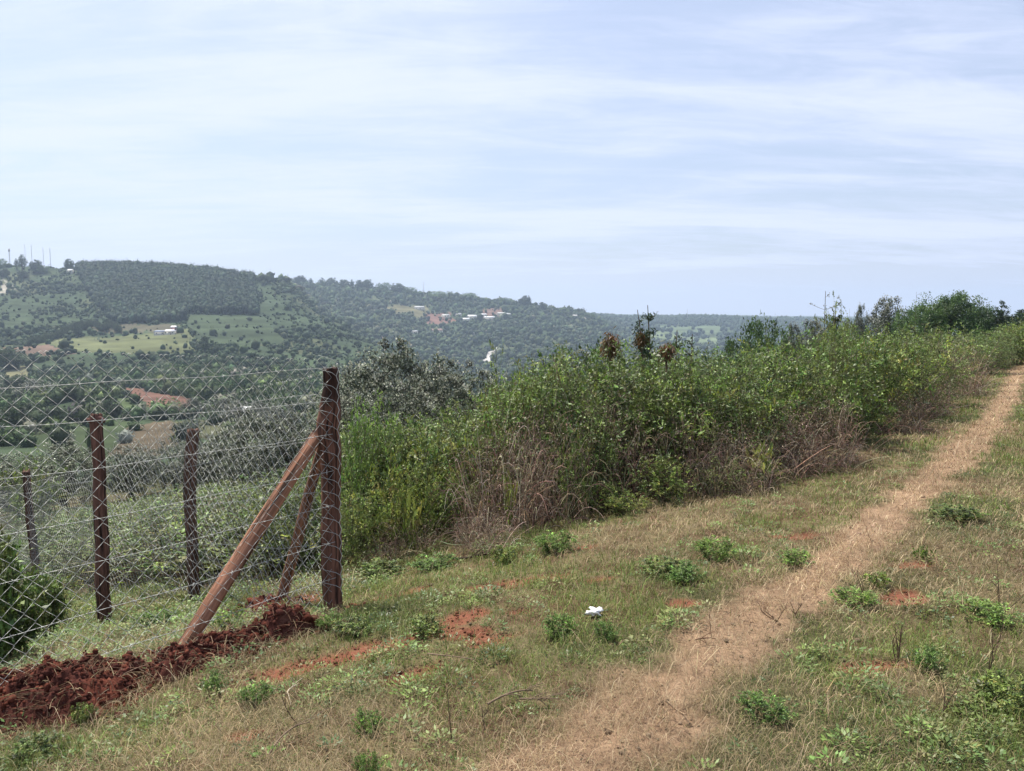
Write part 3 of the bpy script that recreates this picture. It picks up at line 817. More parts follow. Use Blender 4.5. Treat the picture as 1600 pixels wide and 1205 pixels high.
# ------------------------------------------------------------------ fence
rs = np.random.default_rng(11)
CX, CY, CZ = at(515, 952)
D1 = unit(np.array([-2.60 - CX, 3.85 - CY])); L1 = math.hypot(-2.60 - CX, 3.85 - CY)
P3 = at(304, 938)
D2 = unit(np.array([P3[0] - CX, P3[1] - CY])); L2 = math.hypot(P3[0] - CX, P3[1] - CY)
P45 = (CX + D2[0] * 9.1, CY + D2[1] * 9.1)
fence = obj("wire_fence", None, None, (CX, CY, CZ))
FO = np.array([CX, CY, CZ])
tag(fence, "chain link and barbed wire fence on rough timber posts, turning at a braced corner", "fence")
def zrow(Y, row):
    return CAMZ + Y * row_t(row)
def timber(name, parent, pts, rad, col, seed, sides=14, square=0.0, K=60, label=None, origin=FO, flat=1.0, darktop=0.0):
    r_ = np.random.default_rng(seed)
    pts = np.array(pts, float); rad = np.array(rad, float)
    t = np.linspace(0, 1, K); tt = np.linspace(0, 1, len(pts))
    c = np.stack([np.interp(t, tt, pts[:, i]) for i in range(3)], -1)
    c[:, :2] += np.stack([fbm(t * 5 + seed, t * 0, seed, 3) - .5, fbm(t * 5 + seed, t * 0 + 5, seed + 1, 3) - .5], -1) * rad.mean() * .5
    R = np.interp(t, tt, rad)
    T = unit(np.gradient(c, axis=0)); A = unit(np.cross(T, np.tile([0.3, 1.0, 0.02], (K, 1)))); B = np.cross(T, A)
    an = np.arange(sides) / sides * 2 * pi
    sq = 1 + square * (1 / np.maximum(np.abs(np.cos(an)), np.abs(np.sin(an))) - 1)
    nz = 1 + (fbm(an[None] * 2.2 + t[:, None] * 0.3, t[:, None] * 4 + an[None] * 0, seed + 7, 3) - .5) * .42
    ring = (A[:, None] * np.cos(an)[None, :, None] + B[:, None] * np.sin(an)[None, :, None] * flat) * (R[:, None] * sq[None] * nz)[..., None]
    V = (c[:, None] + ring)
    V[-1, :, 2] += r_.normal(0, rad[-1] * .2, sides)
    V = V.reshape(-1, 3)
    i = (np.arange(K - 1) * sides)[:, None]; j = np.arange(sides)[None]; j2 = (j + 1) % sides
    F = np.stack([i + j, i + j2, i + j2 + sides, i + j + sides], -1).reshape(-1, 4)
    cap = np.concatenate([V, c[-1:] + [[0, 0, -rad[-1] * .1]], c[:1]])
    nT = len(V)
    Ft = np.array([[(K - 1) * sides + a, (K - 1) * sides + (a + 1) % sides, nT] for a in range(sides)] + [[(a + 1) % sides, a, nT + 1] for a in range(sides)])
    col = np.array(col)
    cc = np.tile(col, (len(cap), 1)) * (0.7 + .6 * fbm(np.concatenate([np.repeat(t, sides) * 6, [6, 0]]), np.concatenate([np.tile(an, K) * 1.2, [0, 0]]), seed + 9, 3))[:, None]
    if darktop:                          # charred top end
        tq = np.concatenate([np.repeat(t, sides), [1, 0]]); cc = cc * (1 - .72 * sstep(1 - darktop, 1 - darktop * .6, tq))[:, None]
    me = mesh_np(name, cap - origin, [F, Ft], cc, M_WOOD, smooth=True)
    o = obj(name, me, parent)
    ga = me.attributes.new("grain", 'FLOAT_VECTOR', 'POINT')
    ln_ = np.concatenate([[0], np.cumsum(np.linalg.norm(np.diff(c, axis=0), axis=1))])
    G = np.stack([np.cos(an)[None] * R[:, None], np.sin(an)[None] * R[:, None], ln_[:, None] + 0 * an[None]], -1).reshape(-1, 3)
    G = np.concatenate([G, [[0, 0, ln_[-1]], [0, 0, 0]]]) + seed * 1.7
    ga.data.foreach_set("vector", G.astype(np.float32).ravel())
    if label: o["label"] = label
    return o
topz = zrow(CY, 575)
zc = lambda row: zrow(CY, row)
BARK = (.165, .078, .052); BARKD = (.12, .066, .047)
PXM = CY / FPX
def cxp(px): return xpos(px, CY, 0.5)
timber("post", fence, [(cxp(516), CY, CZ - .3), (cxp(516), CY, zc(940)), (cxp(514.5), CY, zc(880)), (cxp(515.5), CY, zc(835)), (cxp(518), CY, zc(800)), (cxp(518), CY, zc(740)),
    (cxp(518), CY, zc(700)), (cxp(516), CY, zc(660)), (cxp(517), CY, zc(635)), (cxp(521), CY, zc(605)), (cxp(521), CY, topz)],
    [.060, .062, .068, .070, .060, .062, .070, .076, .070, .052, .050], BARK, 1, label="thick gnarled corner post, dark at the top", darktop=.22)
timber("post", fence, [(P3[0] + .0, P3[1], P3[2] - .3), (xpos(301, P3[1], P3[2] + .5), P3[1], P3[2] + .5), (xpos(296, P3[1], P3[2] + 1.0), P3[1], P3[2] + 1.0), (xpos(300, P3[1], zrow(P3[1], 671)), P3[1], zrow(P3[1], 671))],
    [.052, .050, .054, .052], BARKD, 2, label="slimmer dark post with a flat sawn top, first down the slope from the corner")
z45 = H1(*P45)
timber("post", fence, [(P45[0] + .05, P45[1], z45 - .3), (P45[0], P45[1], z45 + .8), (P45[0] - .05, P45[1], zrow(P45[1], 736))], [.062, .060, .056], BARKD, 3, label="farthest post, half hidden by the bush at the left")
# braces
b1 = at(275, 1028)
timber("brace", fence, [(b1[0] - .12, b1[1] - .05, b1[2] - .18), (b1[0] + .02, b1[1] + .05, b1[2] + .02), (cxp(498), CY + .0, zc(680)), (cxp(512), CY + .02, zc(662))],
    [.050, .048, .040, .034], (.34, .165, .10), 4, sides=12, square=.7, label="long reddish split-timber brace slanting down to the dug soil")
b2 = at(437, 948)
timber("brace", fence, [(b2[0] - .03, b2[1] + .08, b2[2] - .2), (b2[0], b2[1], b2[2]), (cxp(497), CY + .16, zc(700)), (cxp(508), CY + .10, zc(668))],
    [.040, .038, .034, .030], (.25, .125, .075), 5, sides=10, square=.4, label="shorter brown brace behind the long one")
# the separate taller post
p155 = at(164, 970)
fp = obj("fence_post", None, None, p155)
po = np.array(p155)
timber("shaft", fp, [(p155[0], p155[1], p155[2] - .3), (xpos(160, p155[1], p155[2] + .6), p155[1], p155[2] + .6), (xpos(155, p155[1], p155[2] + 1.2), p155[1], p155[2] + 1.2), (xpos(151, p155[1], zrow(p155[1], 648)), p155[1], zrow(p155[1], 648))],
    [.064, .060, .056, .052], (.125, .062, .045), 6, origin=po)
zt = zrow(p155[1], 652); kx = xpos(151, p155[1], zt) + .07
timber("cap_block", fp, [(kx - .15, p155[1] - .02, zt - .015), (kx - .10, p155[1] - .02, zt - .03), (kx - .05, p155[1] - .02, zt - .01), (kx + .015, p155[1] - .02, zt - .035)], [.012, .034, .036, .014], (.11, .05, .04), 7, sides=10, K=14, origin=po)
tag(fp, "tall dark timber post with a ragged knob on top, standing between the two shorter posts", "post")

def sep_wire(pts, r, k=4):
    return tubes(pts, np.full(pts.shape[:2], r), k)
GALV = np.array([.41, .42, .395])
def chain_mesh(length, d, ztop, zbot, W, h, r, seed, off, loft):
    r_ = np.random.default_rng(seed)
    mb = MB(); n = int(length / W); loose = lambda u, z: .012 * np.sin(u * 3.1 + z * 2.3)
    for i in range(n):
        u0 = i * W; zt_, zb = ztop(u0), zbot(u0)
        K = int((zt_ - zb) / h)
        if K < 3: continue
        kk = np.arange(K + 1)
        u = u0 + ((kk + i) % 2) * W
        # soften each bend by a short flat
        z = zt_ - kk * h + r_.normal(0, .0018, K + 1); u = u + r_.normal(0, .0018, K + 1)
        f = .07
        if i % 2 == 1 or True:
            uu = np.repeat(u, 2); zz = np.repeat(z, 2)
            zz[0::2] += h * f; zz[1::2] -= h * f
            zz[0] = z[0]; 
        out = np.where(np.repeat((kk + i) % 2, 2) > 0, .0015, -.0015) + loose(uu, zz) + off
        X = CX + d[0] * uu - d[1] * out; Y = CY + d[1] * uu + d[0] * out
        P = np.stack([X, Y, zz], -1)[None] - FO
        V, F = sep_wire(P, r); mb.add(V, F, GALV * r_.uniform(.85, 1.1))
        if (i % 2) == 1:                      # twisted end at each peak
            up = np.array([[0, 0, 0], [.012, 0, .012], [.024, 0, .006]]) ; 
            for s_ in (-1, 1):
                q = np.stack([X[0] + d[0] * up[:, 0] * s_, Y[0] + d[1] * up[:, 0] * s_, zz[0] + up[:, 2]], -1)[None] - FO
                V, F = sep_wire(q, r * .9); mb.add(V, F, GALV)
    return mb.mesh("mesh_panel", M_WIRE)
def side1(u, ra, rb):                       # height along the near run from rows at the corner and at the left edge
    za = zrow(CY, ra); zb_ = zrow(3.85, rb)
    return za + (zb_ - za) * u / L1
OUT1 = -.078                                # the netting runs on the camera's side of the posts
obj("mesh_panel", chain_mesh(3.6, D1, lambda u: side1(u, 563, 548), lambda u: side1(u, 948, 1108), .05, .054, .00135, 21, .078, 0), fence)
# edge wire woven down the corner post's right side
zz = np.linspace(zc(566), zc(925), 36)
ex = cxp(533) + .008 * np.where(np.arange(36) % 2, 1, -1)
V, F = sep_wire(np.stack([ex, np.full(36, CY - .05), zz], -1)[None] - FO, .0022)
mb = MB(); mb.add(V, F, GALV * 1.25)
for k in range(0, 36, 2):
    q = np.array([[ex[k], CY - .05, zz[k]], [cxp(526), CY - .075, zz[k] + .025], [CX - .02, CY - .085, zz[k] + .05]])[None] - FO
    V, F = sep_wire(q, .0017); mb.add(V, F, GALV)
obj("edge_wire", mb.mesh("edge_wire", M_WIRE), fence)
zt2 = lambda u: np.interp(u, [0, .9, 2.57, 5.2, 9.1, 14], [zrow(CY, 590), zrow(CY + .66, 606), zrow(P3[1], 650), zrow(9.07, 730), zrow(P45[1], 757), zrow(P45[1], 757) - .9])
zb2 = lambda u: H1(CX + D2[0] * u, CY + D2[1] * u) + .02
obj("mesh_panel", chain_mesh(14, D2, zt2, zb2, .05, .056, .0014, 22, .06, 0), fence)
def barbed(ptsf, n, seed, barb=.115, r=.00095):
    r_ = np.random.default_rng(seed)
    t = np.linspace(0, 1, n); P = ptsf(t)
    T = unit(np.gradient(P, axis=0)); A = unit(np.cross(T, [0, 0, 1.0])); B = np.cross(A, T)
    Ln = np.cumsum(np.linalg.norm(np.diff(P, axis=0, prepend=P[:1]), axis=1))
    mb = MB()
    for ph in (0, pi):
        a = Ln / .018 + ph
        Q = P + (A * np.cos(a)[:, None] + B * np.sin(a)[:, None]) * r * 1.1
        V, F = sep_wire(Q[None], r, 4); mb.add(V, F, GALV * 1.0)
    L = Ln[-1]; s = .05
    while s < L:
        k = np.searchsorted(Ln, s); k = min(k, n - 1)
        for j in range(2):
            v = unit(A[k] * r_.normal() + B[k] * r_.normal() + T[k] * r_.normal(0, .5))
            q = np.stack([P[k] - v * .017, P[k] + T[k] * .003, P[k] + v * .017])[None]
            V, F = sep_wire(q, .0012, 3); mb.add(V, F, GALV * 1.25)
        wrap = P[k] + T[k] * np.linspace(-.006, .006, 9)[:, None] + (A[k] * np.cos(np.linspace(0, 14, 9))[:, None] + B[k] * np.sin(np.linspace(0, 14, 9))[:, None]) * .0032
        V, F = sep_wire(wrap[None], .0012, 3); mb.add(V, F, GALV * 1.25)
        s += barb + r_.normal(0, .008)
    return mb.mesh("barbed_wire", M_WIRE)
for k, (ra, rb) in enumerate([(574, 595), (626, 655), (677, 736), (733, 822), (785, 894), (842, 976), (898, 1049)]):
    def f(t, ra=ra, rb=rb, k=k):
        u = t * 3.6
        z = side1(u, ra, rb) - .03 * np.sin(pi * np.clip(u / 3.6, 0, 1)) + .004 * np.sin(u * 6 + k)
        o_ = .086
        return np.stack([CX + D1[0] * u - D1[1] * o_, CY + D1[1] * u + D1[0] * o_, z], -1) - FO
    obj("barbed_wire", barbed(f, 900, 40 + k), fence)
for k, fr in enumerate([.93, .72, .5, .28]):
    def f(t, fr=fr, k=k):
        u = t * 12
        z = np.array([zb2(q) * (1 - fr) + zt2(q) * fr for q in u])
        return np.stack([CX + D2[0] * u - D2[1] * .07, CY + D2[1] * u + D2[0] * .07, z + .02 * np.sin(u * 2 + k)], -1) - FO
    obj("barbed_wire", barbed(f, 700, 60 + k, barb=.13), fence)

# ------------------------------------------------------------------ dug soil
def mound(name, a, b, wid, hgt, seed, label, bright=.35, clods=420):
    r_ = np.random.default_rng(seed)
    a = np.array(a[:2]); b = np.array(b[:2]); d = b - a; L = np.linalg.norm(d); d = d / L; nrm = np.array([-d[1], d[0]])
    nu, nv = max(60, int(L / .008)), max(30, int(wid * 2.4 / .008))
    u, v = np.meshgrid(np.linspace(-.12, L + .12, nu), np.linspace(-1.2 * wid, 1.2 * wid, nv), indexing='ij')
    x = a[0] + d[0] * u + nrm[0] * v; y = a[1] + d[1] * u + nrm[1] * v
    e = np.clip(1 - (np.maximum(0, np.abs(u - L / 2) - L / 2 + wid * .8) / (wid * .9)) ** 2, 0, 1) * np.clip(1 - (v / wid / (.75 + .5 * fbm(u * 3, u * 0, seed, 2))) ** 2, -.3, 1)
    n1 = fbm(x * 7, y * 7, seed, 4); n2 = fbm(x * 24, y * 24, seed + 1, 4); n3 = np.abs(fbm(x * 14, y * 14, seed + 3, 3) - .5) * 2
    z = H(x, y) - .03 + np.sign(e) * np.abs(e) ** .7 * hgt * (.35 + 1.1 * n1) + np.clip(e * 3, 0, 1) * ((n2 - .5) * .075 + (n3 - .3) * .06)
    c0 = np.array([.100, .037, .028]); c1 = np.array([.175, .058, .038]); c2 = np.array([.17, .10, .066])
    f = sstep(.50, .66, fbm(x * 3, y * 3, seed + 5, 3)).ravel() * bright * 2
    col = lerp(np.tile(c0, (x.size, 1)), np.tile(c1, (x.size, 1)), np.clip(f, 0, 1))
    col = lerp(col, np.tile(c2, (x.size, 1)), .6 * sstep(.5, .7, fbm(x * 4 + 9, y * 4, seed + 6, 3)).ravel()) * (.7 + .6 * n2.ravel())[:, None]
    i = (np.arange(nu - 1) * nv)[:, None] + np.arange(nv - 1)[None]; i = i.ravel()
    F = np.stack([i, i + 1, i + nv + 1, i + nv], -1)[:, ::-1]
    org = np.array([(a[0] + b[0]) / 2, (a[1] + b[1]) / 2, H1((a[0] + b[0]) / 2, (a[1] + b[1]) / 2)])
    mb = MB(); mb.add(np.stack([x, y, z], -1).reshape(-1, 3) - org, F, col)
    # clods
    k = r_.integers(0, nu, clods), np.clip((r_.normal(.5, .24, clods) * nv).astype(int), 0, nv - 1)
    for q in range(clods):
        s = min(.024, r_.lognormal(-4.95, .5))
        V = ICO2 * (1 + (fbm(ICO2[:, 0] * 2 + q, ICO2[:, 1] * 2 + ICO2[:, 2] * 2, q, 3) - .5)[:, None] * 1.1) * s * r_.uniform(.6, 1.3, 3)
        p = np.array([x[k[0][q], k[1][q]], y[k[0][q], k[1][q]], max(z[k[0][q], k[1][q]], H1(x[k[0][q], k[1][q]], y[k[0][q], k[1][q]])) + s * .3])
        mb.add(V + p - org, ICO2F, (c0 if r_.random() < .6 else c1 * .85) * r_.uniform(.7, 1.3))
    # roots and straw caught in the soil
    m = clods // 4; kk = r_.integers(0, nu, m), r_.integers(int(nv * .15), int(nv * .85), m)
    p0 = np.stack([x[kk], y[kk], z[kk] - .01], -1); dd = rdir(r_, m) * np.array([1, 1, .35]); dd[:, 2] = np.abs(dd[:, 2]) * .6
    ln = r_.uniform(.04, .22, (m, 1))
    V, F = tubes(bez(p0, p0 + dd * ln * .5 + [0, 0, .03], p0 + dd * ln + rdir(r_, m) * .03, 5), np.full((m, 5), .0016), 3)
    mb.add(V - org, F, np.repeat(pick(r_, [(.36, .27, .17, 2), (.20, .12, .08, 2)], m), 15, 0))
    o = obj(name, mb.mesh(name, M_SOIL, smooth=False), None, tuple(org))
    tag(o, label, "soil mound", "soil dug up along the fence")
mound("soil_mound", at(212, 1075), at(-60, 1130), .36, .24, 101, "large heap of dark red clods in front of the netting at the bottom left", .5, 2600)
mound("soil_mound", at(232, 1062), at(492, 975), .17, .17, 102, "long low bank of red soil between the slanting brace and the corner post", .3, 1800)
mound("soil_mound", at(395, 948), at(470, 952), .16, .10, 103, "small reddish soil heap behind the foot of the shorter brace", .2, 200)
mound("soil_mound", at(215, 1030), at(262, 1022), .14, .05, 104, "flat spill of reddish soil left of the long brace's foot", .2, 120)
mound("soil_mound", at(545, 950), at(556, 948), .05, .05, 105, "fist-sized lump of orange-red soil just right of the corner post", .6, 30)

# ------------------------------------------------------------------ shrubs and weeds
P_LEAFY = [(.12, .175, .038, 3), (.17, .225, .052, 2.4), (.065, .10, .028, 1.2), (.25, .26, .08, .7)]
P_YEL = [(.24, .28, .05, 3), (.13, .20, .04, 2), (.24, .22, .07, 1), (.06, .10, .03, 1)]
P_OLIVE = [(.16, .21, .055, 3), (.11, .155, .04, 2), (.17, .175, .085, 1)]
P_BLUE = [(.14, .23, .05, 3), (.18, .28, .065, 2), (.08, .14, .035, 1)]
P_DEAD = [(.22, .145, .10, 3), (.30, .225, .16, 2.4), (.12, .075, .055, 2), (.46, .38, .28, 1.4)]
P_SILV = [(.055, .07, .04, 2.4), (.14, .15, .115, 2), (.09, .10, .07, 2)]
P_STALK = [(.13, .105, .06, 2), (.20, .16, .10, 1.2), (.08, .10, .04, 1)]
def shrub(seed, h, r, stems=24, twigs=11, per=14, L=.045, W=.022, pal=P_LEAFY, tip=None, tipn=0, tipsize=.02, up=.7, bare=.12, spike=0, stemr=.006, droop=.1, twl=.26):
    rs = np.random.default_rng(seed)
    a = rs.uniform(0, 2 * pi, stems); q = rs.random(stems) ** .6
    p0 = np.stack([np.cos(a) * r * .3 * q, np.sin(a) * r * .3 * q, np.full(stems, -.06)], -1)
    hh = h * (1 - .45 * q ** 2) * rs.uniform(.75, 1.0, stems)
    p2 = np.stack([np.cos(a) * r * .88 * q, np.sin(a) * r * .88 * q, hh], -1) + rs.normal(0, r * .10, (stems, 3)) * [1, 1, .3]
    p1 = (p0 + p2) / 2 + rs.normal(0, r * .14, (stems, 3)) + np.array([0, 0, h * .12])
    S = bez(p0, p1, p2, 8)
    sb = MB(); V, F = tubes(S, stemr * np.linspace(1, .35, 8)[None] * rs.uniform(.6, 1.3, (stems, 1)), 3)
    sb.add(V, F, np.repeat(pick(rs, P_STALK, stems), 24, 0))
    n = stems * twigs
    t = rs.uniform(bare, 1, (stems, twigs)) ** .8
    si = np.repeat(np.arange(stems), twigs); tv = t.ravel()
    f = tv * 6.999; i0 = f.astype(int); ff = (f - i0)[:, None]
    B0 = S[si, i0] * (1 - ff) + S[si, i0 + 1] * ff
    outd = unit(B0 * [1, 1, 0] + rs.normal(0, r * .15, (n, 3)))
    d = unit(outd * .7 + rdir(rs, n) * .75 + np.array([0, 0, up]))
    ln = twl * rs.uniform(.45, 1.25, (n, 1)) * (h / 1.5) ** .5
    T = bez(B0, B0 + d * ln * .55, B0 + d * ln + np.array([0, 0, -droop]) * ln, 4)
    V, F = tubes(T, np.full((n, 4), stemr * .28) * np.array([[1, .8, .6, .35]]), 3)
    sb.add(V, F, np.repeat(pick(rs, P_STALK, n), 12, 0))
    lb = MB(); m = n * per
    ti = np.repeat(np.arange(n), per); u = rs.uniform(.1, 1.05, m)
    g = np.clip(u * 2.999, 0, 2.999); j = g.astype(int); gg = (g - j)[:, None]
    P = T[ti, j] * (1 - gg) + T[ti, j + 1] * gg
    D = unit(rdir(rs, m) + unit(T[ti, 3] - T[ti, 0]) * .7 + np.array([0, 0, .15])); N_ = unit(rdir(rs, m) * .7 + np.array([0, 0, 1.0]))
    tc_ = pick(rs, pal, n, .24)[ti] * np.exp(rs.normal(0, .26, (m, 1)))
    V, F = leaves(P, D, N_, L * rs.lognormal(-.12, .42, m), W * rs.lognormal(-.1, .42, m))
    lb.add(V, F, np.repeat(tc_, 4, 0))
    if tip is not None:
        k = rs.random(n) < .75; E = T[k, 3]; e = len(E)
        P = np.repeat(E, tipn, 0) + rdir(rs, e * tipn) * tipsize * 1.3
        V, F = leaves(P, rdir(rs, len(P)), unit(rdir(rs, len(P)) + [0, 0, .8]), np.full(len(P), tipsize), np.full(len(P), tipsize * .7))
        lb.add(V, F, np.repeat(pick(rs, tip, len(P), .15), 4, 0))
    if spike:
        a = rs.uniform(0, 2 * pi, spike); q = rs.uniform(.1, .9, spike)
        b0 = np.stack([np.cos(a) * r * q * .8, np.sin(a) * r * q * .8, h * rs.uniform(.45, .8, spike)], -1)
        b2 = b0 + np.stack([rs.normal(0, .12, spike), rs.normal(0, .12, spike), h * rs.uniform(.10, .24, spike)], -1)
        T2 = bez(b0, (b0 + b2) / 2 + rs.normal(0, .03, (spike, 3)), b2, 6)
        V, F = tubes(T2, np.full((spike, 6), .003), 3); sb.add(V, F, np.repeat(pick(rs, P_STALK, spike), 18, 0))
        k = 22; P = T2[np.repeat(np.arange(spike), k), rs.integers(1, 6, spike * k)] + rs.normal(0, .012, (spike * k, 3))
        V, F = leaves(P, unit(rdir(rs, len(P)) + [0, 0, .5]), rdir(rs, len(P)), np.full(len(P), L * .7), np.full(len(P), W * .7))
        lb.add(V, F, np.repeat(pick(rs, pal, len(P), .2), 4, 0))
    return lb, sb, h, r
def bramble(seed, h, r, n=110, pal=P_DEAD, leafn=700, rad=.0048, arch=.5):
    rs = np.random.default_rng(seed); sb = MB(); lb = MB()
    for grp, (k, rr_) in enumerate([(n, 1.0), (n * 3, .5)]):
        a = rs.uniform(0, 2 * pi, k); q = np.sqrt(rs.random(k))
        p0 = np.stack([np.cos(a) * r * q * .9, np.sin(a) * r * q * .9, h * rs.uniform(-.05, .75, k) * (1 - .5 * q ** 2) * (grp or .2)], -1)
        a2 = a + rs.normal(0, 1.3, k); ln = r * rs.uniform(.3, 1.0, k) * rr_
        p2 = p0 + np.stack([np.cos(a2) * ln, np.sin(a2) * ln, h * rs.normal(.1, .28, k) * rr_], -1)
        p1 = (p0 + p2) / 2 + np.stack([rs.normal(0, .12, k) * r, rs.normal(0, .12, k) * r, h * rs.uniform(.05, arch, k) * rr_ ** .5], -1)
        p2[:, 2] = np.clip(p2[:, 2], .01, h); 
        V, F = tubes(bez(p0, p1, p2, 7), rad * rr_ * np.linspace(1, .4, 7)[None] * rs.uniform(.5, 1.4, (k, 1)), 3)
        sb.add(V, F, np.repeat(pick(rs, pal, k, .38), 21, 0))
    P = rdir(rs, leafn) * rs.random((leafn, 1)) ** .5 * [r, r, h * .5] + [0, 0, h * .45]
    V, F = leaves(P, rdir(rs, leafn), rdir(rs, leafn), np.full(leafn, .035), np.full(leafn, .012))
    lb.add(V, F, np.repeat(pick(rs, pal, leafn, .3), 4, 0))
    return lb, sb, h, r
PROTO = {
 'leafy': [shrub(201, 1.5, .8, L=.040, W=.021, per=17, twigs=14, up=.25, stems=26), shrub(202, 1.4, .85, L=.048, W=.026, per=14, twigs=14, up=.25, stems=26)],
 'yellow': [shrub(203, 1.4, .75, pal=P_YEL, L=.05, W=.016, per=16, spike=6, up=.5), shrub(204, 1.4, .8, pal=P_YEL, L=.055, W=.018, spike=7, up=.55)],
 'olive': [shrub(205, 1.5, .85, pal=P_OLIVE, L=.032, W=.014, per=20, stems=28, twigs=14, up=.2, droop=.4), shrub(206, 1.5, .8, pal=P_OLIVE, L=.034, W=.015, per=18, stems=28, twigs=14, up=.2, droop=.5, twl=.32)],
 'flower': [shrub(207, 1.3, .6, pal=P_BLUE, tip=[(.42, .42, .36, 1), (.30, .28, .24, 1)], tipn=8, tipsize=.014, up=1.1)],
 'dry': [bramble(210, .9, .8), bramble(211, 1.0, .75, n=180)],
 'drybush': [bramble(212, 1.3, .8, n=200, leafn=1500, arch=.35)],
 'low': [shrub(213, .38, .34, stems=44, twigs=10, per=16, pal=P_BLUE, L=.020, W=.011, twl=.11, stemr=.002, up=.6), shrub(214, .36, .32, stems=34, twigs=9, per=14, pal=P_LEAFY, L=.026, W=.014, twl=.11, stemr=.002, up=.6)],
 'dense': [shrub(220, .9, .55, stems=36, twigs=14, per=14, L=.05, W=.03, pal=[(.08, .13, .032, 3), (.12, .17, .04, 2), (.17, .20, .055, .8)], up=.2, twl=.2)],
 'broad': [shrub(216, .7, .4, stems=9, twigs=4, per=5, L=.11, W=.07, pal=[(.24, .28, .06, 2), (.16, .22, .05, 1)], twl=.16, stemr=.005)],
 'lowyel': [shrub(215, .30, .34, stems=16, twigs=6, per=11, pal=[(.16, .22, .035, 2), (.11, .17, .03, 1)], L=.034, W=.02, twl=.10, stemr=.003)],
}
PROTO_ME = {k: [(lb.mesh("foliage", M_LEAF), sb.mesh("stems", M_STEM), h, r) for lb, sb, h, r in v] for k, v in PROTO.items()}
NDN = np.array([-.8, .6])
def plant(kind, px, base, back, top, half, label, group=None, name="shrub", cat="shrub", var=0, rz=None):
    x, y, z = at(px, base, 2.0, 60)
    x += (px - 800) / FPX * .0
    # step back along the line of sight so the plant keeps its bearing
    k = 1 + back / math.hypot(x, y); x *= k; y *= k; z = H1(x, y)
    h = max(.10, (zrow(y, top) - z) * {'dry': 1.45, 'drybush': 1.25, 'low': .66, 'lowyel': .66}.get(kind, 1.14)); r = half / FPX * y * {'yellow': 1.3, 'flower': 1.3, 'low': 1.15, 'leafy': 1.1, 'olive': 1.1}.get(kind, 1)
    fm, sm, h0, r0 = PROTO_ME[kind][var % len(PROTO_ME[kind])]
    e = obj(name, None, None, (x, y, z), rz=(px * 1.7 + base) % 6.28 if rz is None else rz, sc=(r / r0, r / r0, h / h0))
    obj("foliage", fm, e); obj("stems", sm, e)
    tag(e, label, cat, group)
    return e
GT = "shrubs along the edge of the thicket"
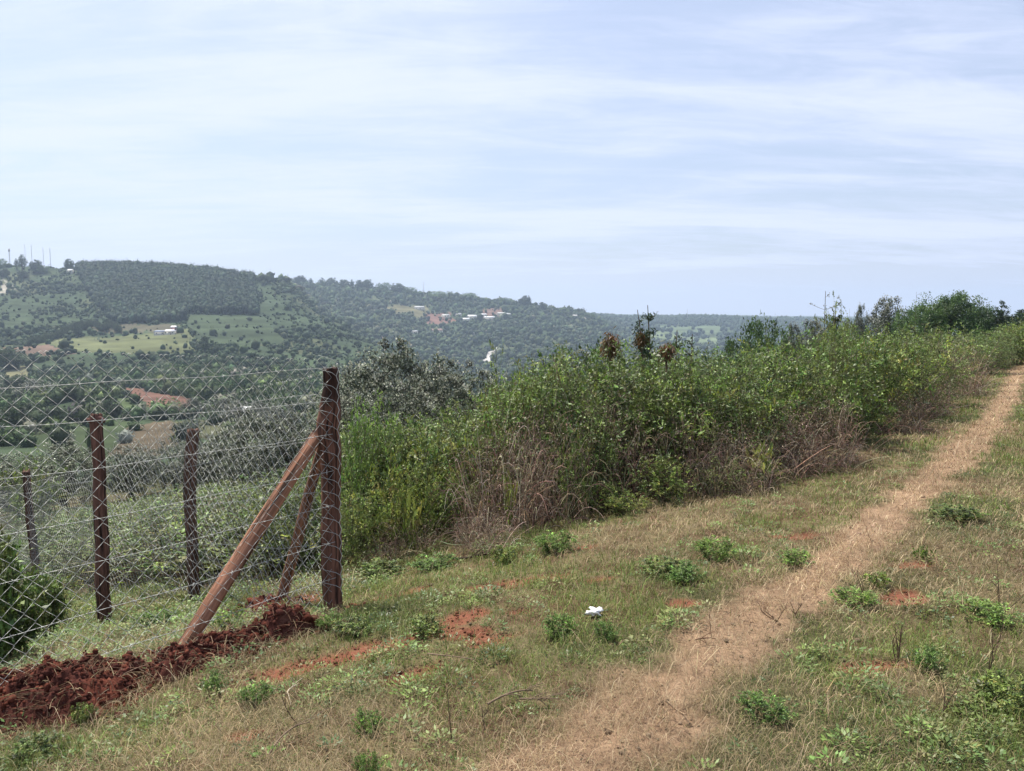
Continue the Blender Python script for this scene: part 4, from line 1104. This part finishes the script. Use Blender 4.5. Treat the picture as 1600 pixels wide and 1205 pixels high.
for i, a in enumerate([
 ('leafy', 565, 895, .35, 760, 42, "low dark leafy weed clump right beside the foot of the corner post"),
 ('flower', 560, 880, .9, 655, 34, "tall bluish-green weed with pale flower heads rising right of the corner post"),
 ('yellow', 610, 885, .6, 700, 46, "yellow-green weed clump, second from the corner post"),
 ('leafy', 655, 872, .5, 735, 46, "glossy green leafy bush between the corner post and the reddish tangle"),
 ('flower', 600, 880, 1.6, 645, 38, "weed with grey-white flower heads in front of the big silvery bush"),
 ('yellow', 690, 868, 1.2, 655, 60, "tall yellowish weeds below the low green mound behind"),
 ('yellow', 750, 850, 1.0, 650, 58, "yellow-green weeds left of the reddish tangle"),
 ('leafy', 720, 855, .4, 750, 46, "dim green bush touching the left end of the dead twigs"),
 ('dry', 640, 880, .3, 820, 60, "low grey heap of dead stalks under the leafy bush", "tangle"),
 ('dry', 790, 850, .55, 685, 80, "large reddish-brown dead bramble tangle in the middle of the picture", "tangle"),
 ('dry', 862, 836, .6, 672, 72, "brown dead bramble tangle with pale arching stalks, right of the reddish one", "tangle"),
 ('dry', 755, 868, .1, 810, 52, "low purplish heap of dead twigs spilling onto the grass", "tangle"),
 ('leafy', 830, 835, 1.4, 600, 66, "bright green bush above the reddish bramble tangle"),
 ('yellow', 800, 840, 2.2, 565, 42, "slender yellow-green bush standing up left of the green hump"),
 ('leafy', 905, 825, 1.0, 640, 66, "dark green bush above the pale arching stalks"),
 ('leafy', 895, 825, .4, 700, 36, "upright light green sprig clump between the two dead tangles"),
 ('dry', 955, 815, .9, 655, 72, "straw-coloured tangle of long arching stalks below the green hump", "tangle"),
 ('leafy', 950, 812, .3, 755, 46, "dark green leafy clump at the foot of the straw-coloured tangle"),
 ('olive', 1000, 800, 1.2, 610, 72, "olive green bush right of the straw-coloured tangle"),
 ('leafy', 1030, 802, .5, 715, 52, "light green ferny clump low in front of the olive bush"),
 ('broad', 900, 815, .4, 668, 24, "pair of large pale yellow-green leaves above the middle of the dead tangles"),
 ('broad', 1190, 770, .2, 690, 26, "plant with big bright yellow-green leaves at the right of the dead growth"),
 ('broad', 795, 842, .2, 735, 14, "few heart-shaped pale leaves hanging on the reddish tangle"),
 ('broad', 640, 880, .3, 770, 20, "broad dull green leaves low in the weeds by the corner post"),
 ('yellow', 985, 805, .1, 770, 30, "small yellow-green sprig in front of the straw-coloured tangle"),
 ('olive', 1120, 778, .2, 712, 40, "low green tuft rising through the dark brown tangle"),
 ('yellow', 1195, 762, .15, 712, 28, "pale yellow-green broad-leaved sprig at the edge of the mixed dead growth"),
 ('leafy', 1350, 690, .1, 640, 26, "small green bush at the foot of the drooping dark green one"),
 ('dry', 1080, 792, .7, 662, 70, "dark brown tangle of dead stems in front of the tall green bushes", "tangle"),
 ('leafy', 1080, 790, 1.4, 590, 75, "tall green bush above the dark brown tangle"),
 ('olive', 1160, 770, 1.1, 600, 70, "grey-green bush with drooping sprays, left of the bare grey stems"),
 ('dry', 1150, 775, .3, 690, 60, "mixed brown and yellow dead growth by the edge of the grass", "tangle"),
 ('leafy', 1180, 765, 2.2, 562, 75, "tall leafy bush behind the grey-green one"),
 ('drybush', 1225, 752, .4, 640, 66, "bare grey-brown bush with upright stems at the bend of the thicket", "tangle"),
 ('drybush', 1285, 742, .5, 625, 62, "dark twiggy bush with bare trunks beside the grass verge", "tangle"),
 ('olive', 1250, 750, 1.4, 560, 70, "green bush above the bare grey-brown stems"),
 ('olive', 1300, 740, 1.8, 486, 50, "tall dark bush with a ragged top under the seed stalk"),
 ('leafy', 1338, 700, .6, 590, 56, "dark green bush with drooping leaves right of the pale forked trunk"),
 ('leafy', 1365, 690, 1.2, 535, 60, "bright green bush half way along the thicket"),
 ('drybush', 1395, 682, .4, 610, 54, "dull brown bush with green tips near the far half of the thicket", "tangle"),
 ('olive', 1415, 676, 1.6, 525, 64, "pale olive bush above the dull brown one"),
 ('drybush', 1440, 660, .5, 590, 46, "low reddish dead bush on the verge, before the purple-brown one", "tangle"),
 ('olive', 1455, 650, 1.8, 530, 58, "yellowish green bush left of the purple-brown bush"),
 ('drybush', 1486, 625, .9, 538, 52, "purple-brown dead bush near the far end of the thicket", "tangle"),
 ('leafy', 1490, 620, 3.2, 515, 56, "light green bush rising behind the purple-brown one"),
 ('olive', 1530, 592, 2.0, 522, 46, "last olive bush before the far end of the verge"),
 ('leafy', 1560, 582, 2.5, 518, 42, "round green bush where the footpath disappears"),
 ('leafy', 1597, 574, 1.5, 505, 46, "dark green bush at the right edge beyond the end of the footpath"),
 ('leafy', 1640, 576, 1.5, 500, 60, "green bush just beyond the right edge by the footpath's end")]):
    kind, px, base, back, top, half, lab = a[:7]
    nm = a[7] if len(a) > 7 else "shrub"
    plant(kind, px, base, back, top, half, lab, GT, "bramble_tangle" if nm == "tangle" else "shrub", "dead brambles" if nm == "tangle" else "shrub", var=i)
# silvery bushes down the slope behind the corner post and beyond the fence
TIPB = [(.46, .47, .38, 2), (.30, .32, .23, 2), (.18, .20, .13, 2)]
SILVER = [tree_meshes(61, 4.5, 2.1, PAL_SILV, 230, 80, .10, low=.0, cl=.13, tip=TIPB), tree_meshes(62, 4.2, 2.2, PAL_SILV, 230, 80, .10, low=.0, cl=.13, tip=TIPB)]
PROTO_ME['silver'] = [(SILVER[0][0], SILVER[0][1], 4.5, 2.1), (SILVER[1][0], SILVER[1][1], 4.2, 2.2)]
def bush_at(kind, px, Y, top, half, label, group, var=0, name="bush", cat="bush", h=None):
    z0 = H1((px - 800) / FPX * Y, Y); x = xpos(px, Y, z0 + 1); z = H1(x, Y)
    hh = max(.3, zrow(Y, top) - z); r = half / FPX * Y
    fm, sm, h0, r0 = PROTO_ME[kind][var % len(PROTO_ME[kind])]
    e = obj(name, None, None, (x, Y, z), rz=px * .37, sc=(r / r0, r / r0, hh / h0))
    obj("foliage", fm, e); obj("stems", sm, e); tag(e, label, cat, group)
GS = "silvery flowering bushes down the slope"
for i, (px, Y, top, half, lab) in enumerate([
 (560, 22, 572, 80, "dark silvery bush right behind the corner post, lower than the tallest one"),
 (632, 22.5, 532, 96, "tallest silvery bush with pale flower tips, between the corner post and the thicket"),
 (590, 25, 553, 90, "silvery bush joining the tallest one on its left"),
 (722, 23, 564, 66, "smaller silvery bush at the right of the tallest one"),
 (790, 24, 588, 46, "dark low bush between the silvery ones and the green thicket"),
 (672, 21, 575, 70, "silvery bush filling the gap below the tallest one"),
 (540, 20, 610, 60, "brownish silvery bush lowest of those behind the corner post"),
 (620, 19, 600, 80, "shaded silvery bush in front of the tallest one"),
 (450, 26, 636, 70, "grey flowering bush seen through the netting left of the corner post"),
 (395, 30, 642, 62, "grey flowering bush seen through the netting above the sawn-off post"),
 (340, 34, 676, 60, "low grey bush seen through the netting between the two middle posts"),
 (275, 38, 690, 60, "low silvery scrub seen through the netting right of the knobbed post"),
 (205, 36, 694, 48, "small silvery bush just right of the knobbed post"),
 (100, 34, 690, 62, "broad silvery bush seen through the netting left of the knobbed post"),
 (30, 30, 712, 60, "green-grey bush at the left edge above the farthest post"),
 (-50, 30, 705, 70, "green-grey bush beyond the left edge above the farthest post")]):
    bush_at('silver', px, Y, top, half, lab, GS, i)
bush_at('leafy', 700, 13, 628, 70, "low rounded green bush in front of the smaller silvery bush", "bushes beside the silvery ones", 1)
bush_at('leafy', 55, 24, 700, 60, "deep green bush behind the farthest fence post", "bushes beside the silvery ones", 0)
plant('dense', 66, 1005, .30, 905, 40, "dark green bush spreading right from the dense one at the left edge", None, "shrub", "shrub", 0)
plant('dense', 8, 1045, .45, 868, 76, "dense dark green bush at the left edge behind the near netting", None, "shrub", "shrub", 1)
plant('yellow', 95, 985, .6, 905, 42, "small yellow-green sapling bush between the left edge bush and the knobbed post", None, "shrub", "shrub", 0)

# stuff: growth that fills the thicket and covers the slope beyond the fence
def scatter_plants(spots, kinds, name, label, cat, seed, hmul=1.0):
    r_ = np.random.default_rng(seed); mb = MB()
    cache = {}
    for (x, y, h, r, kind) in spots:
        v = PROTO[kind][r_.integers(0, len(PROTO[kind]))]
        key = id(v)
        if key not in cache:
            out = []
            for b in v[:2]:
                V = np.concatenate(b.V); C = np.concatenate(b.C)
                out.append((V, {k: np.concatenate(f) for k, f in b.F.items()}, C))
            cache[key] = out
        a = r_.uniform(0, 2 * pi); ca, sa = cos(a), sin(a); z = H1(x, y)
        for q, (V, Fd, C) in enumerate(cache[key]):
            W = np.stack([(V[:, 0] * ca - V[:, 1] * sa) * r / v[3] + x, (V[:, 0] * sa + V[:, 1] * ca) * r / v[3] + y, V[:, 2] * h * 1.02 / v[2] + z], -1)
            if q == 0:                   # thin the leaves of this filling growth
                F = Fd[4]; nq = len(F); keep = r_.random(nq) < .55; F = F[keep]
                W = W[F].reshape(-1, 3); mb.add(W, np.arange(len(W)).reshape(-1, 4), C[F].reshape(-1, 3) * r_.uniform(.7, 1.25) * np.array([r_.uniform(.8, 1.08), 1, .92]))
            else:
                mb.add(W, list(Fd.values()), C)
    o = obj(name, mb.mesh(name, M_LEAF)); tag(o, label, cat, kind="stuff")
r_ = np.random.default_rng(77)
spots = []
for px in range(545, 1640, 30):
    base = np.interp(px, [540, 700, 850, 1000, 1150, 1250, 1320, 1400, 1500, 1590], [880, 852, 825, 805, 765, 742, 692, 668, 603, 576])
    top = np.interp(px, [540, 640, 760, 790, 870, 1000, 1130, 1205, 1260, 1400, 1520, 1560, 1620], [662, 655, 650, 588, 546, 541, 548, 543, 512, 510, 518, 518, 503])
    x, y, z = at(px, base)
    for back in ((1.4, 2.6, 4.0, 5.6) if px < 1420 else (2.5, 5, 9)):
        p = px + r_.uniform(-14, 14); k = 1 + (back + r_.uniform(-.4, .4)) / math.hypot(x, y); X, Y = x * k + (p - px) / FPX * y, y * k
        h = min(zrow(Y, top + r_.uniform(-14, 8)) - H1(X, Y), 3.9)
        if h < .5: continue
        kind = r_.choice(['leafy', 'olive', 'yellow', 'olive'], p=[.34, .3, .2, .16] if px > 780 else [.3, .1, .5, .1])
        spots.append((X, Y, h, max(r_.uniform(.6, .85) + .02 * back, h * .5), kind))
scatter_plants(spots, None, "undergrowth", "dense green undergrowth filling the inside of the thicket", "undergrowth", 5)
print('fill', len(spots))
spots = []
for i in range(230):
    px = r_.uniform(-120, 560); Y = np.exp(r_.uniform(math.log(7.4), math.log(30)))
    X = (px - 800) / FPX * Y; s = path_s(np.array([X]), np.array([Y]))[0]
    along = (X - CX) * D2[1] - (Y - CY) * D2[0]      # keep off the fence line itself
    if s < 4.2 or abs(along) < .55: continue
    if along < 0 and Y < 11: continue
    h = r_.uniform(.5, 1.0); top = 1.6 + Y * row_t(np.interp(px, [0, 150, 300, 400, 500], [765, 725, 690, 665, 650]))
    h = min(h * 1.2, max(.25, top - H1(X, Y)))
    spots.append((X, Y, h, r_.uniform(.6, 1.0) * (1 + Y / 40), r_.choice(['olive', 'yellow', 'leafy', 'dry', 'olive'], p=[.3, .2, .12, .18, .2])))
print('slope', len(spots))
scatter_plants(spots, None, "slope_weeds", "mixed dry and green weeds covering the slope beyond the fence", "weeds", 6)

# small plants in the foreground
GP = "small plants in the grass"
for i, a in enumerate([
 ('low', 668, 1003, .1, 955, 34, "round leafy plant with heart-shaped leaves right of the long red scrape"),
 ('low', 872, 1003, .08, 940, 30, "upright broad-leaved plant left of the scrap of white paper"),
 ('low', 945, 1006, .05, 965, 22, "small dark plant right below the scrap of white paper"),
 ('low', 787, 885, .1, 835, 26, "dark green clump at the foot of the purplish twigs"),
 ('low', 868, 868, .1, 812, 34, "green clump at the foot of the brown bramble tangle"),
 ('low', 1118, 882, .1, 818, 34, "fresh green clump standing out on the verge left of the footpath"),
 ('lowyel', 1372, 922, .05, 893, 30, "bright lime-green patch of leaves beside the footpath"),
 ('low', 1332, 955, .1, 922, 36, "bluish-green creeping plant just below the lime-green patch"),
 ('lowyel', 1443, 878, .05, 858, 20, "small lime-green tuft beyond the bare red spot right of the path"),
 ('low', 1490, 815, .1, 788, 42, "low green tuft far right of the footpath"),
 ('low', 575, 1155, .05, 1102, 28, "bright little plant at the bottom left of centre"),
 ('low', 1195, 1140, .08, 1085, 46, "dark leafy clump right of the path at the bottom"),
 ('low', 1578, 1125, .1, 1030, 60, "large leafy clump at the bottom right edge"),
 ('low', 1545, 990, .2, 925, 46, "green weed clump on the right edge above the large one"),
 ('low', 515, 985, .02, 952, 22, "low plant hugging the foot of the corner post"),
 ('low', 555, 995, .05, 955, 36, "leafy plants right of the corner post's foot"),
 ('low', 400, 1105, .04, 1050, 28, "broad-leaved plant below the long bank of red soil"),
 ('low', 335, 1085, .04, 1045, 24, "broad-leaved plant at the right end of the large soil heap"),
 ('low', 130, 1135, .04, 1095, 20, "grey-green sprig in front of the large soil heap"),
 ('low', 360, 985, .15, 935, 30, "green weed between the long brace and the shorter brace"),
 ('low', 245, 985, .2, 940, 34, "green weed left of the long brace behind the netting"),
 ('low', 600, 905, .1, 868, 46, "bright green ground plants below the weeds right of the corner post"),
 ('low', 680, 893, .1, 855, 40, "bright green ground plants left of the dead twigs"),
 ('low', 575, 1215, .0, 1190, 24, "lime-green sprig cut by the bottom edge left of centre"),
 ('low', 1035, 905, .1, 870, 40, "weedy clump on the verge between the fresh green clump and the path"),
 ('low', 1070, 915, .1, 865, 36, "weedy clump right of the one on the verge by the red spots"),
 ('low', 1240, 905, .3, 860, 30, "ragged weed on the left margin of the footpath"),
 ('low', 60, 1195, .05, 1150, 46, "broad-leaved plant at the bottom left corner"),
 ('low', 1450, 1060, .1, 1015, 30, "thin-stemmed plant with bare twigs on the right")]):
    kind, px, base, back, top, half, lab = a
    plant(kind, px, base, back, top, half, lab, GP, "weed_plant", "plant", var=0 if (kind != 'low' or i % 3) else 1)

# two tall scraggy plants and brown seed heads above the thicket
def scraggy(px, Y, toprow, lean, label, seed, top_dead=False, pal=PAL_DARK, stalk=False, h=2.0, leafn=400, w=.10):
    rs = np.random.default_rng(seed); z1 = zrow(Y, toprow); x = xpos(px, Y, z1); e = obj("tall_plant", None, None, (x - lean, Y, z1 - h))
    S = bez(np.array([[0, 0, 0.]]), np.array([[lean * .3, 0, h * .5]]), np.array([[lean, 0, h]]), 20)
    sb = MB(); V, F = tubes(S, np.linspace(.022, .005, 20)[None], 5); sb.add(V, F, [.12, .09, .06])
    k = 34 if not stalk else 16
    t = rs.uniform(.30 if not stalk else .45, .95 if not stalk else 1, k); B0 = S[0, (t * 19).astype(int)]
    a = rs.uniform(0, 6.28, k); ln = (w * rs.uniform(.6, 1.6, k) * (1.3 - t * .8))[:, None] * (2.2 if stalk else 1)
    d = np.stack([np.cos(a), np.sin(a) , np.full(k, .7 if not stalk else .35)], -1)
    T = bez(B0, B0 + d * ln * .6, B0 + d * ln + [0, 0, .02], 4); V, F = tubes(T, np.full((k, 4), .004), 3); sb.add(V, F, [.11, .085, .06])
    lb = MB(); m = leafn; ti = rs.integers(0, k, m)
    P = T[ti, rs.integers(2 if stalk else 1, 4, m)] + rs.normal(0, .012 if stalk else .02, (m, 3))
    V, F = leaves(P, unit(rdir(rs, m) + [0, 0, .4]), rdir(rs, m), np.full(m, .03 if stalk else .05), np.full(m, .022))
    lb.add(V, F, np.repeat(pick(rs, pal, m, .2), 4, 0))
    obj("foliage", lb.mesh("foliage", M_LEAF), e); obj("stems", sb.mesh("stems", M_STEM), e); tag(e, label, "plant", "tall plants above the thicket")
    return e
BR = [(.16, .085, .03, 2), (.10, .055, .02, 1), (.07, .09, .03, 1)]
scraggy(1012, 10.5, 477, -.10, "taller dark scraggy plant leaning left above the thicket", 1, leafn=520)
scraggy(996, 10.6, 484, -.22, "shorter dark scraggy plant just left of the taller leaning one", 2, leafn=420, h=1.9)
scraggy(1290, 17, 455, 0.0, "tall candelabra seed stalk standing against the sky", 3, stalk=True, leafn=150, w=.16, pal=[(.12, .12, .08, 1)], h=2.6)
scraggy(1306, 14, 482, 0.05, "dark leafy shoot just right of the seed stalk", 4, leafn=700, h=2.4, w=.13)
scraggy(1432, 60, 456, 0.0, "thin bare stalk over the left of the broad ridge tree", 5, stalk=True, leafn=20, h=5, w=.2)
scraggy(1058, 10.5, 516, 0.03, "small dark upright shoot right of the scraggy pair", 6, leafn=260, h=1.6)
scraggy(1082, 10.5, 522, 0.02, "thin dark shoot, the right one above the olive bushes", 7, leafn=160, h=1.5)
def clump_head(px, Y, row, size, label, seed):
    rs = np.random.default_rng(seed); z = zrow(Y, row); x = xpos(px, Y, z); e = obj("dead_plant", None, None, (x, Y, z - 1.4))
    sb = MB(); V, F = tubes(np.linspace([0, 0, 0], [0, 0, 1.4], 6)[None], np.full((1, 6), .016), 5); sb.add(V, F, [.12, .08, .05])
    n = 700; lb = MB(); P = np.tile([0, 0, 1.40], (n, 1)) + rs.normal(0, size * .30, (n, 3)) * [1, 1, 1.3]; D = unit(rdir(rs, n) * .8 + [0, 0, -.9])
    V, F = leaves(P, D, rdir(rs, n), np.full(n, size * .55), np.full(n, .014)); lb.add(V, F, np.repeat(pick(rs, BR, n, .25), 4, 0))
    obj("foliage", lb.mesh("foliage", M_LEAF), e); obj("stems", sb.mesh("stems", M_STEM), e); tag(e, label, "plant", "dead drooping plants above the thicket")
clump_head(954, 10, 538, .17, "rusty brown drooping dead leaf head left of the scraggy plants", 1)
clump_head(1003, 10.5, 530, .12, "greyish drooping head below the two scraggy plants", 2)
clump_head(1042, 10, 549, .13, "orange-brown dead leaf head at the top of the thicket", 3)

# scrap of paper and loose sticks
def paper():
    x, y, z = at(930, 965); rs = np.random.default_rng(9)
    V = ICO3 * [.045, .03, .022]
    n = fbm(ICO3[:, 0] * 2.2 + 5, ICO3[:, 1] * 2.2 + ICO3[:, 2] * 3, 9, 3) - .5
    V = V * (1 + n[:, None] * 2.6 + np.random.default_rng(4).normal(0, .16, (len(V), 1))) * .85 + [0, 0, .03]
    tag(obj("paper", mesh_np("paper", V, [ICO3F], np.tile([.80, .80, .82], (len(V), 1)), M_PLAIN), None, (x, y, z)), "crumpled scrap of white paper lying in the grass", "paper")
paper()
def stick(p, q, rad, label, seed, col=(.17, .12, .08), curve=.03):
    a = np.array(at(*p)); b = np.array(at(*q)); a[2] += .035; b[2] += .03; rs = np.random.default_rng(seed)
    S = bez(a[None], ((a + b) / 2)[None] + rs.normal(0, curve, (1, 3)) + [0, 0, .02], b[None], 16)
    mb = MB(); V, F = tubes(S - a, np.linspace(rad, rad * .5, 16)[None], 6); mb.add(V, F, np.array(col))
    k = 4; i = rs.integers(3, 14, k); B0 = S[0, i] - a; d = unit(np.tile(b - a, (k, 1)) + rs.normal(0, .12, (k, 3))) * rs.uniform(.05, .14, (k, 1))
    V, F = tubes(bez(B0, B0 + d * .5 + [0, 0, .01], B0 + d, 5), np.full((k, 5), rad * .4), 4); mb.add(V, F, np.array(col))
    tag(obj("stick", mb.mesh("stick", M_STEM), None, tuple(a)), label, "stick", "fallen sticks")
stick((762, 1114), (832, 1090), .005, "short forked green-brown stick lying left in the grass at bottom centre", 1)
stick((812, 1105), (876, 1102), .004, "straight thin stick lying right of the forked one at bottom centre", 2)
stick((668, 1032), (745, 1041), .0035, "thin curved twig below the heart-leaved plant", 3)
stick((420, 1194), (490, 1140), .004, "dark twig leaning in the grass at the bottom left", 4)
stick((450, 1096), (467, 1078), .004, "short pale broken stick left of the bright little plant", 5, (.45, .38, .28))
stick((1040, 1108), (1072, 1128), .004, "pale brown stick on the footpath near the bottom", 6, (.35, .25, .16))
stick((1085, 1012), (1118, 1008), .004, "dark stick across the left margin of the footpath", 7, (.14, .08, .05))
stick((705, 878), (760, 872), .012, "dark charred branch lying under the purplish twigs", 8, (.06, .04, .03))
def twig_plant(px, base, hpx, label, seed, n=5, spread=.25):
    x, y, z = at(px, base); h = hpx / FPX * y; rs = np.random.default_rng(seed); mb = MB()
    p2 = np.stack([rs.normal(0, spread * h, n), rs.normal(0, spread * h, n), h * rs.uniform(.6, 1, n)], -1)
    S = bez(np.zeros((n, 3)), p2 * .5 + rs.normal(0, .02, (n, 3)), p2, 8); V, F = tubes(S, np.linspace(.003, .0013, 8)[None] * np.ones((n, 1)), 4); mb.add(V, F, np.array([.13, .085, .055]))
    k = n * 4; i = rs.integers(0, n, k); B0 = S[i, rs.integers(3, 8, k)]; d = unit(rdir(rs, k) + [0, 0, 1.2]) * h * .2
    V, F = tubes(bez(B0, B0 + d * .5, B0 + d, 4), np.full((k, 4), .0012), 3); mb.add(V, F, np.array([.15, .10, .065]))
    tag(obj("dry_stalk", mb.mesh("dry_stalk", M_STEM), None, (x, y, z)), label, "dry stalks", "bare dry stalks in the grass")
for i, (px, b, hp, lab, n, sp) in enumerate([
 (1403, 1040, 75, "tallest bare forked stalks on the right of the footpath", 6, .2), (1215, 972, 46, "pair of thin bare stalks standing on the footpath", 3, .35), (1240, 965, 38, "short bare stalk right of the pair on the footpath", 2, .3),
 (1350, 930, 60, "bare stalks leaning over the lime-green patch", 4, .45), (706, 1160, 120, "single slender stalk at bottom centre left", 1, .05), (757, 1140, 46, "two short dark stalks left of the forked stick", 2, .1),
 (468, 1135, 100, "thin leaning stalk at the bottom left by the pale stick", 1, .25), (1545, 1050, 90, "bare stalks among the weeds at the right edge", 3, .15), (1470, 1120, 80, "grey bare stalk at the bottom right", 2, .15), (1565, 960, 80, "bare stalks above the weeds at the right edge", 3, .2)]):
    twig_plant(px, b, hp, lab, 300 + i, n, sp)

# ------------------------------------------------------------------ grass, straw and low weeds
def field_points(rs, n, y0, y1, c0=-260, c1=1860):
    Y = y0 * (y1 / y0) ** rs.random(n)
    keep = rs.random(n) < 1.0
    c = rs.uniform(c0, c1, n); X = (c - 800) / FPX * Y
    return X[keep], Y[keep]
def grass():
    rs = np.random.default_rng(500)
    X, Y = field_points(rs, 560000, 1.7, 27)
    s = path_s(X, Y)
    r = np.hypot(X, Y)
    pm = path_mask(X, Y); red = red_mask(X, Y)
    edge = np.interp(X * .6 + Y * .8, [2, 5, 8, 12, 24], [9, 5.2, 3.4, 2.4, 2.2])
    ok = (s < np.maximum(edge, 3.4) + 1.2) | (X < -1.6)
    bare = pm * (.10 + .45 * sstep(.45, .6, fbm(X * 2.3, Y * 2.3, 97, 3)))
    ok &= rs.random(len(X)) > np.maximum(red * .85, bare)
    X, Y, s, pm, r, red = X[ok], Y[ok], s[ok], pm[ok], r[ok], red[ok]
    g = fbm(X * 1.3, Y * 1.3, 91, 4); g2 = fbm(X * .45 + 5, Y * .45, 92, 3); g3 = fbm(X * 5, Y * 5, 93, 2)
    greenness = np.clip(sstep(.40, .60, .55 * g + .45 * g2) + .25 * (g3 - .5) + .35 * sstep(1.2, 2.6, s), 0, 1) * (1 - pm)
    isg = rs.random(len(X)) < (.32 + .62 * greenness) * (1 - pm * .93)
    n = len(X)
    # green blades
    x, y, r1 = X[isg], Y[isg], r[isg]; k = len(x); tall = fbm(x * 2.5, y * 2.5, 94, 3)
    L = (.014 + .045 * sstep(.4, .75, tall) * greenness[isg] + .007 * r1 ** .5) * rs.lognormal(0, .4, k)
    Wd = np.maximum(.0022, .00062 * r1) * rs.uniform(.7, 1.4, k)
    P = np.stack([x, y, H(x, y) - .004], -1)
    V, F = blades(P, L, Wd, rs.uniform(.3, 1.5, k), rs.uniform(0, 2 * pi, k), rs)
    col = pick(rs, [(.16, .21, .048, 3), (.12, .18, .035, 2), (.22, .22, .07, 2), (.28, .25, .13, 1), (.085, .14, .04, .8)], k, .18)
    b = MB(); b.add(V, F, np.repeat(col, 5, 0))
    # straw, mostly lying
    x, y, r1, pq = X[~isg], Y[~isg], r[~isg], pm[~isg]; k = len(x)
    L = rs.lognormal(-3.15, .5, k) * (1 + .10 * r1 ** .5); Wd = np.maximum(.0017, .00055 * r1) * rs.uniform(.6, 1.3, k)
    P = np.stack([x, y, H(x, y) + rs.uniform(.0, .014, k)], -1)
    V, F = blades(P, L, Wd, np.where(rs.random(k) < .8 + .2 * pq, rs.uniform(1.05, 1.35, k), rs.uniform(.3, 1.1, k)), rs.uniform(0, 2 * pi, k), rs)
    cs_ = pick(rs, [(.36, .27, .155, 3), (.26, .20, .11, 3), (.17, .14, .075, 2), (.46, .36, .22, 1)], k, .2)
    cp = pick(rs, [(.33, .235, .135, 3), (.23, .15, .09, 2), (.54, .42, .26, 1.5)], k, .15)
    b.add(V, F, np.repeat(lerp(cs_, cp, pq), 5, 0))
    tag(obj("grass", b.mesh("grass", M_GRASS)), "short patchy grass, half green and half dry straw, on both sides of the footpath", "grass", kind="stuff")
    print('grass', n)
grass()
def low_weeds():
    rs = np.random.default_rng(501); b = MB()
    n = 9000; X, Y = field_points(rs, n, 1.9, 22, -200, 1800); s = path_s(X, Y); pm = path_mask(X, Y); red = red_mask(X, Y)
    g = fbm(X * 1.1 + 3, Y * 1.1, 95, 4)
    hedge = np.interp(X * .6 + Y * .8, [2, 5, 8, 12, 24], [5.5, 4.2, 2.6, 1.7, 1.6])
    pr = sstep(.46, .62, g) * .8 + .9 * sstep(1.2, 0, np.abs(s - hedge)) + .14
    pr = np.where((X < -1.0) & (s > 2.9), .9, pr)
    ok = (rs.random(n) < pr) & (pm < .25) & (red < .4) & (s < np.maximum(hedge, 3.4) + 1.5 + 5 * (X < -1.5))
    X, Y, s = X[ok], Y[ok], s[ok]; n = len(X); k = 44
    hgt = (.025 + .07 * rs.random(n) ** 2) * (1 + .8 * sstep(1.5, 3.5, s)); rad = hgt * rs.uniform(.8, 1.8, n)
    C = np.repeat(np.stack([X, Y, H(X, Y)], -1), k, 0)
    a = rs.uniform(0, 2 * pi, n * k); q = np.sqrt(rs.random(n * k)); R = np.repeat(rad, k); Hh = np.repeat(hgt, k)
    D = unit(np.stack([np.cos(a), np.sin(a), rs.uniform(.1, 1.0, n * k)], -1))
    P = C + np.stack([np.cos(a) * R * q * .8, np.sin(a) * R * q * .8, Hh * (1 - q * .7) * rs.uniform(.3, 1, n * k)], -1)
    V, F = leaves(P, D, unit(rdir(rs, n * k) * .5 + [0, 0, 1.0]), np.repeat(np.clip(hgt * .28, .009, .026), k) * rs.uniform(.6, 1.3, n * k), np.repeat(np.clip(hgt * .13, .005, .012), k) * rs.uniform(.6, 1.3, n * k))
    col = pick(rs, [(.10, .165, .042, 3), (.14, .20, .05, 2), (.18, .20, .07, 1.5), (.075, .13, .045, 1)], n, .2)[np.repeat(np.arange(n), k)] * np.exp(rs.normal(0, .15, (n * k, 1)))
    b.add(V, F, np.repeat(col, 4, 0))
    tag(obj("low_weeds", b.mesh("low_weeds", M_LEAF)), "small leafy weeds scattered through the grass", "weeds", kind="stuff")
    print('weeds', n)
low_weeds()

def crumbs():
    rs = np.random.default_rng(502); X, Y = field_points(rs, 60000, 1.9, 14, -150, 1750); pm = path_mask(X, Y); red = red_mask(X, Y)
    p = np.maximum(red * .9, pm * .12) + .012
    ok = rs.random(len(X)) < p; X, Y, red = X[ok], Y[ok], red[ok]; n = len(X)
    s = np.minimum(rs.lognormal(-5.7, .55, n) * (1 + Y * .05), .02)
    V = ICO1[None] * s[:, None, None] * rs.uniform(.6, 1.35, (n, 12 if len(ICO1) == 12 else len(ICO1), 1)); V[..., 2] *= .75
    V = V + np.stack([X, Y, H(X, Y) - .012 * red + s * .3], -1)[:, None]
    F = (ICO1F[None] + (np.arange(n) * len(ICO1))[:, None, None]).reshape(-1, 3)
    col = np.where((red > .3)[:, None], pick(rs, [(.20, .08, .05, 2), (.14, .058, .038, 1)], n), pick(rs, [(.30, .22, .15, 2), (.22, .15, .10, 1)], n))
    mb = MB(); mb.add(V.reshape(-1, 3), F, np.repeat(col, len(ICO1), 0))
    tag(obj("soil_crumbs", mb.mesh("soil_crumbs", M_SOIL)), "loose crumbs of soil on the bare red patches and the footpath", "soil crumbs", kind="stuff")
    print('crumbs', n)
crumbs()
